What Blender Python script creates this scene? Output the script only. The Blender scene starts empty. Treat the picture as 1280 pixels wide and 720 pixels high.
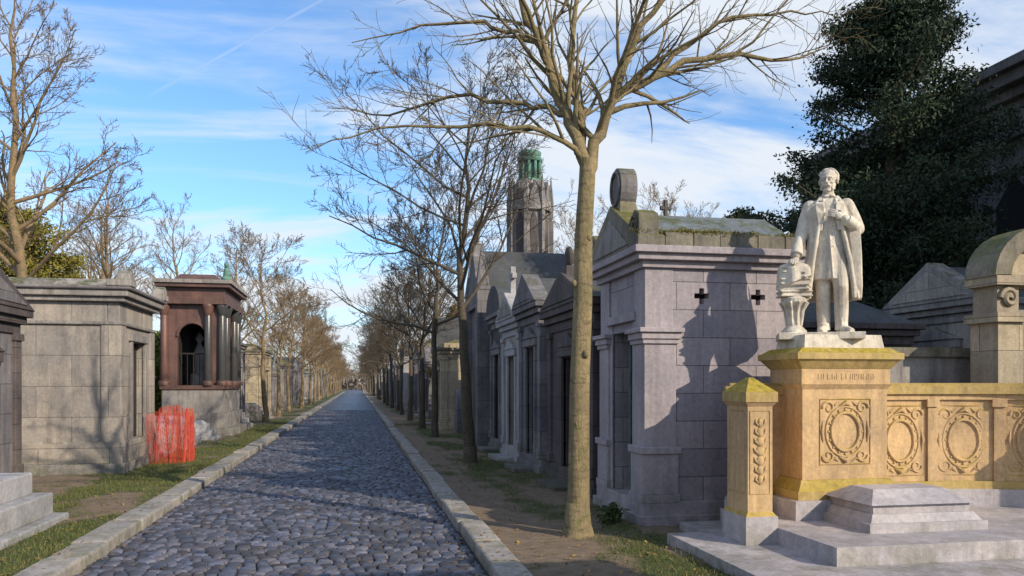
import bpy, bmesh, math, random
import numpy as np
from mathutils import Vector, Matrix, noise as mnoise
random.seed(7); np.random.seed(7)
R=math.radians
sc=bpy.context.scene
sc.view_settings.view_transform='Standard'
try: sc.view_settings.look='None'
except: pass
sc.view_settings.exposure=0

# ------------------------------------------------------------ materials
class NT:
    def __init__(s,name):
        s.m=bpy.data.materials.new(name); s.m.use_nodes=True
        s.t=s.m.node_tree; s.t.nodes.clear()
        s.out=s.n('ShaderNodeOutputMaterial'); s.b=s.n('ShaderNodeBsdfPrincipled')
        s.l(s.b.outputs[0],s.out.inputs[0])
    def n(s,t,**k):
        x=s.t.nodes.new(t)
        for a,b in k.items(): setattr(x,a,b)
        return x
    def l(s,a,b): s.t.links.new(a,b)
    def pos(s):
        return s.n('ShaderNodeNewGeometry').outputs['Position']
    def mapped(s,scale):
        m=s.n('ShaderNodeMapping'); m.inputs['Scale'].default_value=scale
        s.l(s.pos(),m.inputs[0]); return m.outputs[0]
    def noise(s,scale,detail=5,rough=.6,vec=None,dist=0):
        x=s.n('ShaderNodeTexNoise'); x.inputs['Scale'].default_value=scale
        x.inputs['Detail'].default_value=detail; x.inputs['Roughness'].default_value=rough
        x.inputs['Distortion'].default_value=dist
        s.l(vec if vec else s.pos(),x.inputs['Vector']); return x.outputs['Fac']
    def ramp(s,f,a,b,va=0.,vb=1.):
        x=s.n('ShaderNodeMapRange'); x.inputs[1].default_value=a; x.inputs[2].default_value=b
        x.inputs[3].default_value=va; x.inputs[4].default_value=vb; x.clamp=True
        s.l(f,x.inputs[0]); return x.outputs[0]
    def mix(s,f,a,b,mode='MIX'):
        x=s.n('ShaderNodeMix',data_type='RGBA',blend_type=mode)
        for i,v in ((0,f),(6,a),(7,b)):
            if isinstance(v,(int,float)): x.inputs[i].default_value=v
            elif isinstance(v,tuple): x.inputs[i].default_value=(v[0],v[1],v[2],1)
            else: s.l(v,x.inputs[i])
        return x.outputs[2]
    def math(s,op,a,b=0.):
        x=s.n('ShaderNodeMath',operation=op)
        for i,v in ((0,a),(1,b)):
            if isinstance(v,(int,float)): x.inputs[i].default_value=v
            else: s.l(v,x.inputs[i])
        return x.outputs[0]
    def bump(s,h,st=.4,d=.02,prev=None):
        x=s.n('ShaderNodeBump'); x.inputs['Strength'].default_value=st; x.inputs['Distance'].default_value=d
        s.l(h,x.inputs['Height'])
        if prev: s.l(prev,x.inputs['Normal'])
        return x.outputs[0]

def stone(name,c1,c2,moss=.5,brick=None,stain=.55,rough=.85,mosscol=(.10,.11,.03),vmoss=0.15,big=1.3):
    t=NT(name)
    n1=t.noise(big,8,.65); col=t.mix(t.ramp(n1,.36,.64),c1,c2)
    fine=t.noise(22,7,.7)
    col=t.mix(.9,col,t.mix(t.ramp(fine,.3,.7),(.76,.76,.77),(1.15,1.15,1.13)),'MULTIPLY')
    st=t.noise(1.,8,.75,t.mapped((6,6,.55)))
    col=t.mix(t.ramp(st,.47,.70,0,stain),col,(c2[0]*.28,c2[1]*.28,c2[2]*.30))
    pt=t.noise(6,9,.8)
    col=t.mix(t.ramp(pt,.56,.64,0,.35),col,(c2[0]*.5,c2[1]*.5,c2[2]*.5))
    nb=None
    if brick:
        sp=t.n('ShaderNodeSeparateXYZ'); t.l(t.pos(),sp.inputs[0])
        xy=t.math('ADD',sp.outputs[0],sp.outputs[1])
        cb=t.n('ShaderNodeCombineXYZ'); t.l(xy,cb.inputs[0]); t.l(sp.outputs[2],cb.inputs[1])
        br=t.n('ShaderNodeTexBrick'); t.l(cb.outputs[0],br.inputs['Vector'])
        br.inputs['Scale'].default_value=1; br.inputs['Brick Width'].default_value=brick[0]
        br.inputs['Row Height'].default_value=brick[1]; br.inputs['Mortar Size'].default_value=.005
        br.inputs['Mortar Smooth'].default_value=.3
        br.inputs['Color1'].default_value=(.80,.80,.84,1); br.inputs['Color2'].default_value=(1.12,1.1,1.07,1)
        br.inputs['Mortar'].default_value=(.42,.41,.40,1)
        col=t.mix(1.,col,br.outputs['Color'],'MULTIPLY')
        nb=t.bump(t.math('SUBTRACT',1.,br.outputs['Fac']),.7,.012)
    g=t.n('ShaderNodeNewGeometry'); sn=t.n('ShaderNodeSeparateXYZ'); t.l(g.outputs['Normal'],sn.inputs[0])
    up=t.ramp(sn.outputs[2],.15,.75)
    mn=t.noise(5,7,.75); mm=t.ramp(mn,.62-.3*moss,.72-.22*moss)
    f=t.math('MULTIPLY',up,mm)
    v=t.math('MULTIPLY',t.ramp(t.noise(3.3,9,.8),.5,.66),vmoss)
    sz=t.n('ShaderNodeSeparateXYZ'); t.l(t.pos(),sz.inputs[0])
    low=t.math('MULTIPLY',t.ramp(sz.outputs[2],.05,.6,.7,0.),t.ramp(t.noise(4,6,.7),.4,.65))
    f=t.math('MAXIMUM',t.math('MULTIPLY',f,min(1,moss*1.6)),t.math('MAXIMUM',v,low))
    col=t.mix(f,col,t.mix(t.ramp(t.noise(20,4),.3,.7),mosscol,(mosscol[0]*.45,mosscol[1]*.5,mosscol[2]*.6)))
    t.l(col,t.b.inputs['Base Color']); t.b.inputs['Roughness'].default_value=rough
    h=t.math('ADD',t.noise(30,8,.7),t.math('MULTIPLY',mn,.6))
    t.l(t.bump(h,.45,.014,nb),t.b.inputs['Normal'])
    return t.m
def simple(name,c,c2=None,rough=.6,metal=0,scale=8,bump=.2):
    t=NT(name); c2=c2 or tuple(x*.6 for x in c)
    f=t.noise(scale,6,.65)
    t.l(t.mix(t.ramp(f,.3,.7),c,c2),t.b.inputs['Base Color'])
    t.b.inputs['Roughness'].default_value=rough; t.b.inputs['Metallic'].default_value=metal
    t.l(t.bump(t.noise(scale*5,5),bump,.01),t.b.inputs['Normal']); return t.m

M={}
M['lav']=stone('lavender_granite',(.38,.34,.37),(.29,.265,.30),.5,(.62,.30),.3,vmoss=.05)
M['lavp']=stone('granite_plain',(.40,.355,.38),(.30,.27,.305),.4,None,.4,vmoss=.08)
M['mossy']=stone('mossy_coping',(.30,.265,.21),(.13,.12,.10),1.,None,.8,mosscol=(.15,.14,.03),vmoss=.8)
M['grey']=stone('grey_limestone',(.42,.37,.32),(.27,.25,.235),.6,(1.1,.52),.55,vmoss=.08)
M['greyp']=stone('grey_limestone_plain',(.35,.32,.30),(.20,.185,.185),.6,None,.75,vmoss=.12)
M['beige']=stone('beige_limestone',(.52,.44,.31),(.35,.29,.21),.8,(.8,.4),.45,vmoss=.12)
M['dark']=stone('dark_stone',(.13,.105,.105),(.06,.052,.055),.5,(.7,.35),.6,vmoss=.15)  # darkest stone tone, for walls, trim and panels
M['mid']=stone('weathered_stone',(.24,.225,.235),(.13,.125,.14),.5,(.7,.4),.6,vmoss=.1)
M['tower']=stone('tower_stone',(.31,.29,.285),(.17,.165,.17),.4,(.5,.3),.8,vmoss=.06)
M['pale']=stone('pale_stone',(.46,.45,.47),(.32,.32,.35),.4,None,.4,vmoss=.08)
M['ochre']=stone('ochre_sandstone',(.62,.42,.22),(.45,.31,.18),.9,None,.5,mosscol=(.50,.35,.04),vmoss=.2,big=2.2)
M['lichen']=stone('lichen_sandstone',(.52,.38,.15),(.40,.29,.12),1.,None,.5,mosscol=(.44,.32,.03),vmoss=.6)
M['slab']=stone('slab_granite',(.50,.46,.48),(.36,.34,.38),.25,None,.4,vmoss=.06,rough=.6)
M['marble']=stone('statue_marble',(.72,.66,.56),(.52,.46,.39),.0,None,.7,vmoss=.0,rough=.75,big=4)
M['porph']=stone('red_porphyry',(.17,.085,.07),(.09,.05,.045),.35,None,.6,rough=.5,vmoss=.1)
M['slate']=stone('slate_roof',(.09,.095,.11),(.05,.055,.065),.45,None,.4,vmoss=.08,mosscol=(.07,.075,.03))
M['zinc']=stone('zinc_roof',(.17,.20,.23),(.11,.13,.15),.6,None,.6,rough=.7,vmoss=.25)
M['copper']=simple('verdigris_copper',(.14,.30,.24),(.05,.12,.10),.75)
M['door']=simple('dark_iron_door',(.02,.022,.022),(.04,.03,.025),.5,.3)
M['green']=simple('dark_marble_column',(.075,.06,.065),(.035,.05,.05),.3)
M['black']=simple('opening_shade_black',(.008,.008,.01),(.012,.012,.012),.95)  # near-black colour painted in as the shade inside openings
M['kerb']=stone('kerb_granite',(.42,.38,.35),(.28,.265,.265),.3,None,.5,mosscol=(.12,.12,.03),vmoss=.15)

# ------------------------------------------------------------ mesh builder
def link(o): sc.collection.objects.link(o); return o
class MB:
    def __init__(s): s.v=[];s.f=[];s.mi=[];s.sm=[];s.mats=[];s.T=None
    def mid(s,k):
        if k not in s.mats: s.mats.append(k)
        return s.mats.index(k)
    def add(s,V,F,mat,smooth=False):
        b=len(s.v); i=s.mid(mat)
        if s.T is not None: V=[tuple(s.T@Vector(p)) for p in V]
        s.v.extend(V)
        for f in F: s.f.append([b+q for q in f]); s.mi.append(i); s.sm.append(smooth)
    def box(s,x0,x1,y0,y1,z0,z1,mat):
        if x0>x1:x0,x1=x1,x0
        if y0>y1:y0,y1=y1,y0
        V=[(x0,y0,z0),(x1,y0,z0),(x1,y1,z0),(x0,y1,z0),(x0,y0,z1),(x1,y0,z1),(x1,y1,z1),(x0,y1,z1)]
        s.add(V,[(0,3,2,1),(4,5,6,7),(0,1,5,4),(1,2,6,5),(2,3,7,6),(3,0,4,7)],mat)
    def frus(s,cx,cy,z0,z1,a0,b0,a1,b1,mat):
        V=[(cx-a0,cy-b0,z0),(cx+a0,cy-b0,z0),(cx+a0,cy+b0,z0),(cx-a0,cy+b0,z0),(cx-a1,cy-b1,z1),(cx+a1,cy-b1,z1),(cx+a1,cy+b1,z1),(cx-a1,cy+b1,z1)]
        s.add(V,[(0,3,2,1),(4,5,6,7),(0,1,5,4),(1,2,6,5),(2,3,7,6),(3,0,4,7)],mat)
    def prism(s,poly,axis,a0,a1,mat):
        n=len(poly)
        if axis=='x': V=[(a0,p,q) for p,q in poly]+[(a1,p,q) for p,q in poly]
        elif axis=='y': V=[(p,a0,q) for p,q in poly]+[(p,a1,q) for p,q in poly]
        else: V=[(p,q,a0) for p,q in poly]+[(p,q,a1) for p,q in poly]
        F=[list(range(n))[::-1],list(range(n,2*n))]+[(i,(i+1)%n,n+(i+1)%n,n+i) for i in range(n)]
        s.add(V,F,mat)
    def lathe(s,cx,cy,prof,n,mat,smooth=True,ph=0,sx=1,sy=1):
        V=[];F=[]
        for r,z in prof:
            for i in range(n):
                a=ph+2*math.pi*i/n; V.append((cx+sx*r*math.cos(a),cy+sy*r*math.sin(a),z))
        for j in range(len(prof)-1):
            for i in range(n): F.append((j*n+i,j*n+(i+1)%n,(j+1)*n+(i+1)%n,(j+1)*n+i))
        k=len(prof)-1
        F.append(list(range(n))[::-1]); F.append([k*n+i for i in range(n)]); s.add(V,F,mat,smooth)
    def loft(s,rings,mat,smooth=True):
        n=len(rings[0]); V=[p for r in rings for p in r]
        F=[(j*n+i,j*n+(i+1)%n,(j+1)*n+(i+1)%n,(j+1)*n+i) for j in range(len(rings)-1) for i in range(n)]
        F.append(list(range(n))[::-1]); F.append([ (len(rings)-1)*n+i for i in range(n)])
        s.add(V,F,mat,smooth)
    def tube(s,pts,rad,n,mat,closed=False,cap=True,smooth=True):
        P=[Vector(p) for p in pts]; m=len(P)
        if not hasattr(rad,'__len__'): rad=[rad]*m
        V=[];F=[];u=None
        for j in range(m):
            d=(P[(j+1)%m]-P[j-1]) if closed else P[min(j+1,m-1)]-P[max(j-1,0)]
            if d.length<1e-9: d=Vector((0,0,1))
            d.normalize()
            if u is None: u=d.orthogonal().normalized()
            else:
                u=(u-d*u.dot(d))
                if u.length<1e-6: u=d.orthogonal()
                u.normalize()
            w=d.cross(u)
            for i in range(n):
                a=2*math.pi*i/n; q=P[j]+(u*math.cos(a)+w*math.sin(a))*rad[j]; V.append((q.x,q.y,q.z))
        J=m if closed else m-1
        for j in range(J):
            k=(j+1)%m
            for i in range(n): F.append((j*n+i,j*n+(i+1)%n,k*n+(i+1)%n,k*n+i))
        if cap and not closed: F.append(list(range(n))[::-1]); F.append([(m-1)*n+i for i in range(n)])
        s.add(V,F,mat,smooth)
    def ell(s,c,r,mat,n=12,rot=None):
        V=[];F=[];m=n//2+1
        for j in range(1,m):
            th=math.pi*j/m
            for i in range(n):
                a=2*math.pi*i/n; V.append(Vector((r[0]*math.sin(th)*math.cos(a),r[1]*math.sin(th)*math.sin(a),r[2]*math.cos(th))))
        b=len(V); V.append(Vector((0,0,r[2]))); V.append(Vector((0,0,-r[2])))
        for j in range(m-2):
            for i in range(n): F.append((j*n+i,(j+1)*n+i,(j+1)*n+(i+1)%n,j*n+(i+1)%n))
        for i in range(n): F.append((b,i,(i+1)%n)); F.append((b+1,(m-2)*n+(i+1)%n,(m-2)*n+i))
        if rot: V=[rot@v for v in V]
        s.add([(v.x+c[0],v.y+c[1],v.z+c[2]) for v in V],F,mat,True)
    def finish(s,name,loc=(0,0,0),bevel=0,fix=True,rotz=0,world=True):
        me=bpy.data.meshes.new(name)
        L=Vector(loc)
        me.from_pydata([(p[0]-L.x,p[1]-L.y,p[2]-L.z) for p in s.v] if (L.length>0 and world) else s.v,[],s.f)
        for k in s.mats: me.materials.append(M[k])
        me.polygons.foreach_set('material_index',s.mi); me.polygons.foreach_set('use_smooth',s.sm)
        if fix:
            bm=bmesh.new(); bm.from_mesh(me); bmesh.ops.recalc_face_normals(bm,faces=bm.faces); bm.to_mesh(me); bm.free()
        me.update()
        o=bpy.data.objects.new(name,me); link(o); o.location=loc; o.rotation_euler=(0,0,rotz)
        if bevel:
            b=o.modifiers.new('bev','BEVEL'); b.width=bevel; b.segments=2; b.limit_method='ANGLE'; b.angle_limit=R(40)
        return o

# ------------------------------------------------------------ camera / light / world
cam=bpy.data.cameras.new('camera'); co=link(bpy.data.objects.new('camera',cam))
YAW=math.atan(.194)
co.location=(0,0,1.6); co.rotation_euler=(R(90),0,-YAW)
cam.lens=28.125; cam.sensor_width=36; cam.shift_y=.09375; cam.clip_end=3000; sc.camera=co
EL=R(27); az=Vector((.66,-.75,0)).normalized()
ts=Vector((az.x*math.cos(EL),az.y*math.cos(EL),math.sin(EL)))
sl=bpy.data.lights.new('sun','SUN'); sl.energy=5.0; sl.angle=R(.5); sl.color=(1,.86,.66)
so=link(bpy.data.objects.new('sun',sl)); so.rotation_euler=ts.to_track_quat('Z','Y').to_euler(); so.location=(20,-20,30)
w=bpy.data.worlds.new('World'); sc.world=w; w.use_nodes=True
nt=w.node_tree; nt.nodes.clear()
def wn(t,**k):
    x=nt.nodes.new(t)
    for a,b in k.items(): setattr(x,a,b)
    return x
def wm(op,a,b=0.):
    x=wn('ShaderNodeMath',operation=op)
    for i,v in ((0,a),(1,b)):
        if isinstance(v,(int,float)): x.inputs[i].default_value=v
        else: nt.links.new(v,x.inputs[i])
    return x.outputs[0]
def wr(f,a,b,c,d,sm=False):
    x=wn('ShaderNodeMapRange',interpolation_type='SMOOTHSTEP' if sm else 'LINEAR'); nt.links.new(f,x.inputs[0])
    for i,v in enumerate((a,b,c,d)): x.inputs[i+1].default_value=v
    return x.outputs[0]
sky=wn('ShaderNodeTexSky',sky_type='NISHITA'); sky.sun_disc=False; sky.sun_elevation=EL; sky.sun_rotation=math.atan2(az.x,az.y)
sky.altitude=50; sky.air_density=1.0; sky.dust_density=.6; sky.ozone_density=2.
tc=wn('ShaderNodeTexCoord'); sp=wn('ShaderNodeSeparateXYZ'); nt.links.new(tc.outputs['Generated'],sp.inputs[0])
zz=wm('ADD',wm('MAXIMUM',sp.outputs[2],0.),.22)
cb=wn('ShaderNodeCombineXYZ'); nt.links.new(wm('DIVIDE',sp.outputs[0],zz),cb.inputs[0]); nt.links.new(wm('DIVIDE',sp.outputs[1],zz),cb.inputs[1])
mp=wn('ShaderNodeMapping'); mp.inputs['Rotation'].default_value=(0,0,R(25)); mp.inputs['Scale'].default_value=(.75,1.9,1); mp.inputs['Location'].default_value=(3.1,1.2,0)
nt.links.new(cb.outputs[0],mp.inputs[0])
nz=wn('ShaderNodeTexNoise'); nz.inputs['Scale'].default_value=1.3; nz.inputs['Detail'].default_value=10; nz.inputs['Roughness'].default_value=.6; nz.inputs['Distortion'].default_value=.6
nt.links.new(mp.outputs[0],nz.inputs['Vector'])
fw=Vector((math.sin(YAW),math.cos(YAW),0)); rt=Vector((math.cos(YAW),-math.sin(YAW),0))
def wdot(v):
    x=wn('ShaderNodeVectorMath',operation='DOT_PRODUCT'); x.inputs[1].default_value=v; nt.links.new(tc.outputs['Generated'],x.inputs[0]); return x.outputs['Value']
clear=(fw+rt*-.55+Vector((0,0,.62))).normalized()
hz=wr(sp.outputs[2],.05,.5,.24,.05)
cl=wr(wdot(clear),.86,.99,.0,-.20)
nzs=wr(nz.outputs['Fac'],.2,.8,.05,.95)
cf=wr(wm('ADD',wm('ADD',nzs,hz),cl),.38,.78,.0,.95,True)
d1=(fw+rt*-.40+Vector((0,0,.39))).normalized(); d2=(fw+rt*-.225+Vector((0,0,.487))).normalized()
nn=d1.cross(d2).normalized(); mid=(d1+d2).normalized()
tr=wr(wm('ABSOLUTE',wdot(nn)),.0003,.0028,.25,0)
te=wr(wdot(mid),.989,.996,0,1)
cfac=wm('MAXIMUM',cf,wm('MULTIPLY',tr,te))
tint=wn('ShaderNodeMix',data_type='RGBA',blend_type='MULTIPLY'); tint.inputs[0].default_value=1; nt.links.new(sky.outputs[0],tint.inputs[6]); tint.inputs[7].default_value=(1.05,1.40,1.70,1)
mx=wn('ShaderNodeMix',data_type='RGBA'); nt.links.new(cfac,mx.inputs[0]); nt.links.new(tint.outputs[2],mx.inputs[6]); mx.inputs[7].default_value=(6.0,6.4,6.9,1)
bg=wn('ShaderNodeBackground'); bg.inputs[1].default_value=.14; nt.links.new(mx.outputs[2],bg.inputs[0])
wo=wn('ShaderNodeOutputWorld'); nt.links.new(bg.outputs[0],wo.inputs[0])

# ------------------------------------------------------------ ground, road, kerbs, verges
def grass_mat(name,attr=True):
    t=NT(name)
    g=t.mix(t.ramp(t.noise(3,8,.7),.35,.65),(.055,.085,.02),(.11,.12,.03))
    g=t.mix(t.ramp(t.noise(40,4,.7),.3,.7,0,.6),g,(.03,.035,.014))
    d=t.mix(t.ramp(t.noise(8,8,.7),.3,.7),(.27,.20,.135),(.13,.095,.065))
    if attr:
        a=t.n('ShaderNodeAttribute',attribute_name='mask')
        f=t.ramp(t.math('ADD',a.outputs['Fac'],t.math('MULTIPLY',t.math('SUBTRACT',t.noise(14,6,.7),.5),.8)),.4,.6)
    else: f=t.ramp(t.noise(.6,8,.7),.42,.55)
    t.l(t.mix(f,d,g),t.b.inputs['Base Color']); t.b.inputs['Roughness'].default_value=.95
    t.l(t.bump(t.noise(35,8,.75),.9,.03),t.b.inputs['Normal']); return t.m
M['grass']=grass_mat('verge_grass'); M['gground']=grass_mat('ground_grass',False)
def cob_mat(name,geo):
    t=NT(name)
    if geo:
        a=t.n('ShaderNodeAttribute',attribute_name='col'); base=a.outputs['Color']
    else:
        br=t.n('ShaderNodeTexBrick'); t.l(t.pos(),br.inputs['Vector']); br.inputs['Scale'].default_value=1
        br.inputs['Brick Width'].default_value=.13; br.inputs['Row Height'].default_value=.11; br.inputs['Mortar Size'].default_value=.012
        br.inputs['Color1'].default_value=(.05,.052,.068,1); br.inputs['Color2'].default_value=(.135,.135,.165,1); br.inputs['Mortar'].default_value=(.025,.025,.025,1)
        base=br.outputs['Color']; 
    col=t.mix(.7,base,t.mix(t.ramp(t.noise(30,6,.7),.3,.7),(.6,.6,.64),(1.3,1.26,1.22)),'MULTIPLY')
    col=t.mix(t.ramp(t.noise(.9,7,.65),.46,.68,0,.55),col,(.05,.045,.042))
    t.l(col,t.b.inputs['Base Color'])
    t.l(t.ramp(t.noise(6,5),.3,.7,.30,.62),t.b.inputs['Roughness'])
    t.l(t.bump(t.noise(50,6,.7),.45,.006),t.b.inputs['Normal']); return t.m
M['cobble']=cob_mat('cobblestone',True); M['cobfar']=cob_mat('cobblestone_far',False)
M['joint']=simple('joint_soil',(.04,.036,.03),(.03,.034,.02),.95,0,12)
def sheet(name,x0,x1,y0,y1,z,mat):
    b=MB(); b.add([(x0,y0,z),(x1,y0,z),(x1,y1,z),(x0,y1,z)],[(0,1,2,3)],mat); return b.finish(name,fix=False)
sheet('ground',-900,900,-300,1500,-.02,'gground')
RX0,RX1=-2.3,1.07; YC=48
sheet('road_bed',RX0-.05,RX1+.05,-20,YC,.0,'joint')
def camber(x): return .05*(1-((x-(RX0+RX1)/2)/1.7)**2)
b=MB()
xs=np.linspace(RX0,RX1,9)
V=[(x,y,camber(x)+.008) for y in (YC-.02,230) for x in xs]
b.add(V,[(i,i+1,10+i,9+i) for i in range(8)],'cobfar'); b.finish('road',fix=False)
V=[];F=[];C=[]
y=3.0
while y<YC:
    rw=random.uniform(.092,.115)
    x=RX0-random.uniform(0,.08)
    while x<RX1-.02:
        wd=random.uniform(.09,.155)
        x0=max(x,RX0)+.004; x1=min(x+wd,RX1)-.004
        if x1-x0>.035:
            cx=(x0+x1)/2; zb=camber(cx)+random.uniform(-.006,.007)+.010+.010*mnoise.noise(Vector((cx*1.5,y*1.2,0)))
            wv=.035*math.sin(cx*2+y*.6)+.02*mnoise.noise(Vector((cx*2,y*.5,7))); y0=y+.004+wv; y1=y+rw-.004+wv
            tilt=random.uniform(-.005,.005); tl2=random.uniform(-.005,.005)
            bb=len(V)
            for ins,dz in ((0,-.03),(.006,-.003),(.024,.008)):
                for (px,py,sx,sy) in ((x0,y0,1,1),(x1,y0,-1,1),(x1,y1,-1,-1),(x0,y1,1,-1)):
                    V.append((px+sx*ins+random.uniform(-.005,.005),py+sy*ins+random.uniform(-.005,.005),zb+dz+(-sx*tilt-sy*tl2 if ins>0 else 0)))
            F.append((bb+8,bb+9,bb+10,bb+11))
            for k in (0,4):
                for i in range(4): F.append((bb+k+i,bb+k+(i+1)%4,bb+k+4+(i+1)%4,bb+k+4+i))
            v=random.choice([.045,.065,.085,.11,.15])*random.uniform(.85,1.15); tnt=random.uniform(-.02,.02)
            C.extend([(max(.02,v*.92+tnt*.5),v*.94,max(.02,v*1.2-tnt*.7),1)]*12)
        x+=wd
    y+=rw
me=bpy.data.meshes.new('cobblestones'); me.from_pydata(V,[],F)
at=me.attributes.new('col','FLOAT_COLOR','POINT'); at.data.foreach_set('color',np.array(C,dtype=np.float32).ravel())
me.polygons.foreach_set('use_smooth',[True]*len(F)); me.materials.append(M['cobble']); link(bpy.data.objects.new('cobblestones',me))

def kerb(name,x0,x1):
    b=MB(); y=-6
    while y<160:
        L=random.uniform(.6,1.3)*(1 if y<60 else 3)
        dx=random.uniform(-.018,.018); dz=random.uniform(-.018,.012)
        b.box(x0+dx,x1+dx,y+.007,y+L-.007,-.05,.125+dz,'kerb'); y+=L
    return b.finish(name,bevel=.022)
kerb('kerb',RX1,RX1+.26); kerb('kerb',RX0-.32,RX0)

def mask(x,y):
    n=mnoise.noise(Vector((x*1.1,y*.45,3.3)))*.9+mnoise.noise(Vector((x*3,y*2.2,1)))*.45
    if x>0: base=.48 if x>2.0 else (.10 if x<1.75 else .28)
    else: base=.68 if x>-3.7 else .5
    return max(0,min(1,base+n*.7))
def hgt(x,y): 
    return .085+.028*mnoise.noise(Vector((x*1.3,y*1.3,0)))+.012*mnoise.noise(Vector((x*5,y*5,4)))
def verge(name,xa):
    ys=list(np.arange(-6,20,.12))+list(np.arange(20,60,.35))+list(np.arange(60,330,3))
    V=[(x,y,hgt(x,y)) for y in ys for x in xa]; n=len(xa)
    F=[(j*n+i,j*n+i+1,(j+1)*n+i+1,(j+1)*n+i) for j in range(len(ys)-1) for i in range(n-1)]
    if xa[0]>xa[-1]: F=[f[::-1] for f in F]
    me=bpy.data.meshes.new(name); me.from_pydata(V,[],F)
    a=me.attributes.new('mask','FLOAT','POINT'); a.data.foreach_set('value',np.array([mask(v[0],v[1]) for v in V],dtype=np.float32))
    me.polygons.foreach_set('use_smooth',[True]*len(F)); me.materials.append(M['grass']); link(bpy.data.objects.new(name,me))
verge('grass_verge',list(np.arange(RX1+.24,4.2,.1))+[5,6,8,11,15,25,45])
verge('grass_verge',[-q for q in list(np.arange(2.60,5.2,.1))+[6,7,8,11,15,25,45]])

tl=NT('foliage_vertexcol'); ta=tl.n('ShaderNodeAttribute',attribute_name='col'); tl.l(ta.outputs['Color'],tl.b.inputs['Base Color']); tl.b.inputs['Roughness'].default_value=.85
M['leafcol']=tl.m
def cards(name,P,size,cols,kind='leaf',up=(0,0,0)):
    n=len(P); a=np.random.randn(n,3)*(1 if kind!='grass' else .6)+np.array(up); a/=np.linalg.norm(a,axis=1)[:,None]
    c=np.cross(a,np.random.randn(n,3)); c/=np.linalg.norm(c,axis=1)[:,None]
    s=(size*np.random.uniform(.6,1.4,n))[:,None]
    V=np.stack([P-c*s*.1,P+a*s*.5-c*s*.2,P+a*s,P+a*s*.5+c*s*.2],1) if kind=='leaf' else np.stack([P-c*s*.07,P+c*s*.07,P+a*s],1)
    k=V.shape[1]
    me=bpy.data.meshes.new(name)
    me.from_pydata(V.reshape(-1,3).tolist(),[],np.arange(n*k).reshape(n,k).tolist())
    at=me.attributes.new('col','FLOAT_COLOR','POINT')
    at.data.foreach_set('color',np.repeat(np.concatenate([cols,np.ones((n,1))],1),k,0).astype(np.float32).ravel())
    me.materials.append(M['leafcol']); return me
P=[]
while len(P)<75000:
    if random.random()<.6: x=random.uniform(-4.6,-2.64); 
    else: x=random.uniform(1.36,3.2)
    y=4+ (random.random()**1.7)*30
    if mask(x,y)+random.uniform(-.2,.2)>.55: P.append((x,y,hgt(x,y)-.005))
P=np.array(P); n=len(P)
tt=np.random.rand(n,1); cols=np.array([[.045,.08,.015]])*(1-tt)+np.array([[.14,.15,.035]])*tt
dry=np.random.rand(n)<.12; cols[dry]=[.24,.18,.08]
link(bpy.data.objects.new('grass',cards('grass_blades',P,.045,cols,'grass',up=(0,0,1.2))))
P=[]
while len(P)<4600:
    s=random.random()
    if s<.5: x=random.uniform(-4.4,-2.4)
    elif s<.92: x=random.uniform(1.1,3.0)
    else: x=random.choice([RX0+abs(random.gauss(0,.15)),RX1-abs(random.gauss(0,.12))])
    y=4.5+random.random()**1.6*30
    z=hgt(x,y)+.014 if (x<-2.62 or x>1.34) else (.13 if (x<RX0 or x>RX1) else camber(x)+.022)
    P.append((x,y,z))
P=np.array(P); n=len(P); tt=np.random.rand(n,1)
cols=np.array([[.36,.23,.05]])*(1-tt)+np.array([[.14,.07,.03]])*tt
a=np.random.randn(n,3)*[1,1,.25]; a/=np.linalg.norm(a,axis=1)[:,None]
c=np.cross(a,[0,0,1]); s=np.random.uniform(.012,.032,n)[:,None]
V=np.stack([P-a*s,P-c*s*.6,P+a*s,P+c*s*.6],1)
me=bpy.data.meshes.new('fallen_leaves'); me.from_pydata(V.reshape(-1,3).tolist(),[],np.arange(n*4).reshape(n,4).tolist())
at=me.attributes.new('col','FLOAT_COLOR','POINT'); at.data.foreach_set('color',np.repeat(np.concatenate([cols,np.ones((n,1))],1),4,0).astype(np.float32).ravel())
me.materials.append(M['leafcol']); link(bpy.data.objects.new('fallen_leaves',me))

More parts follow.
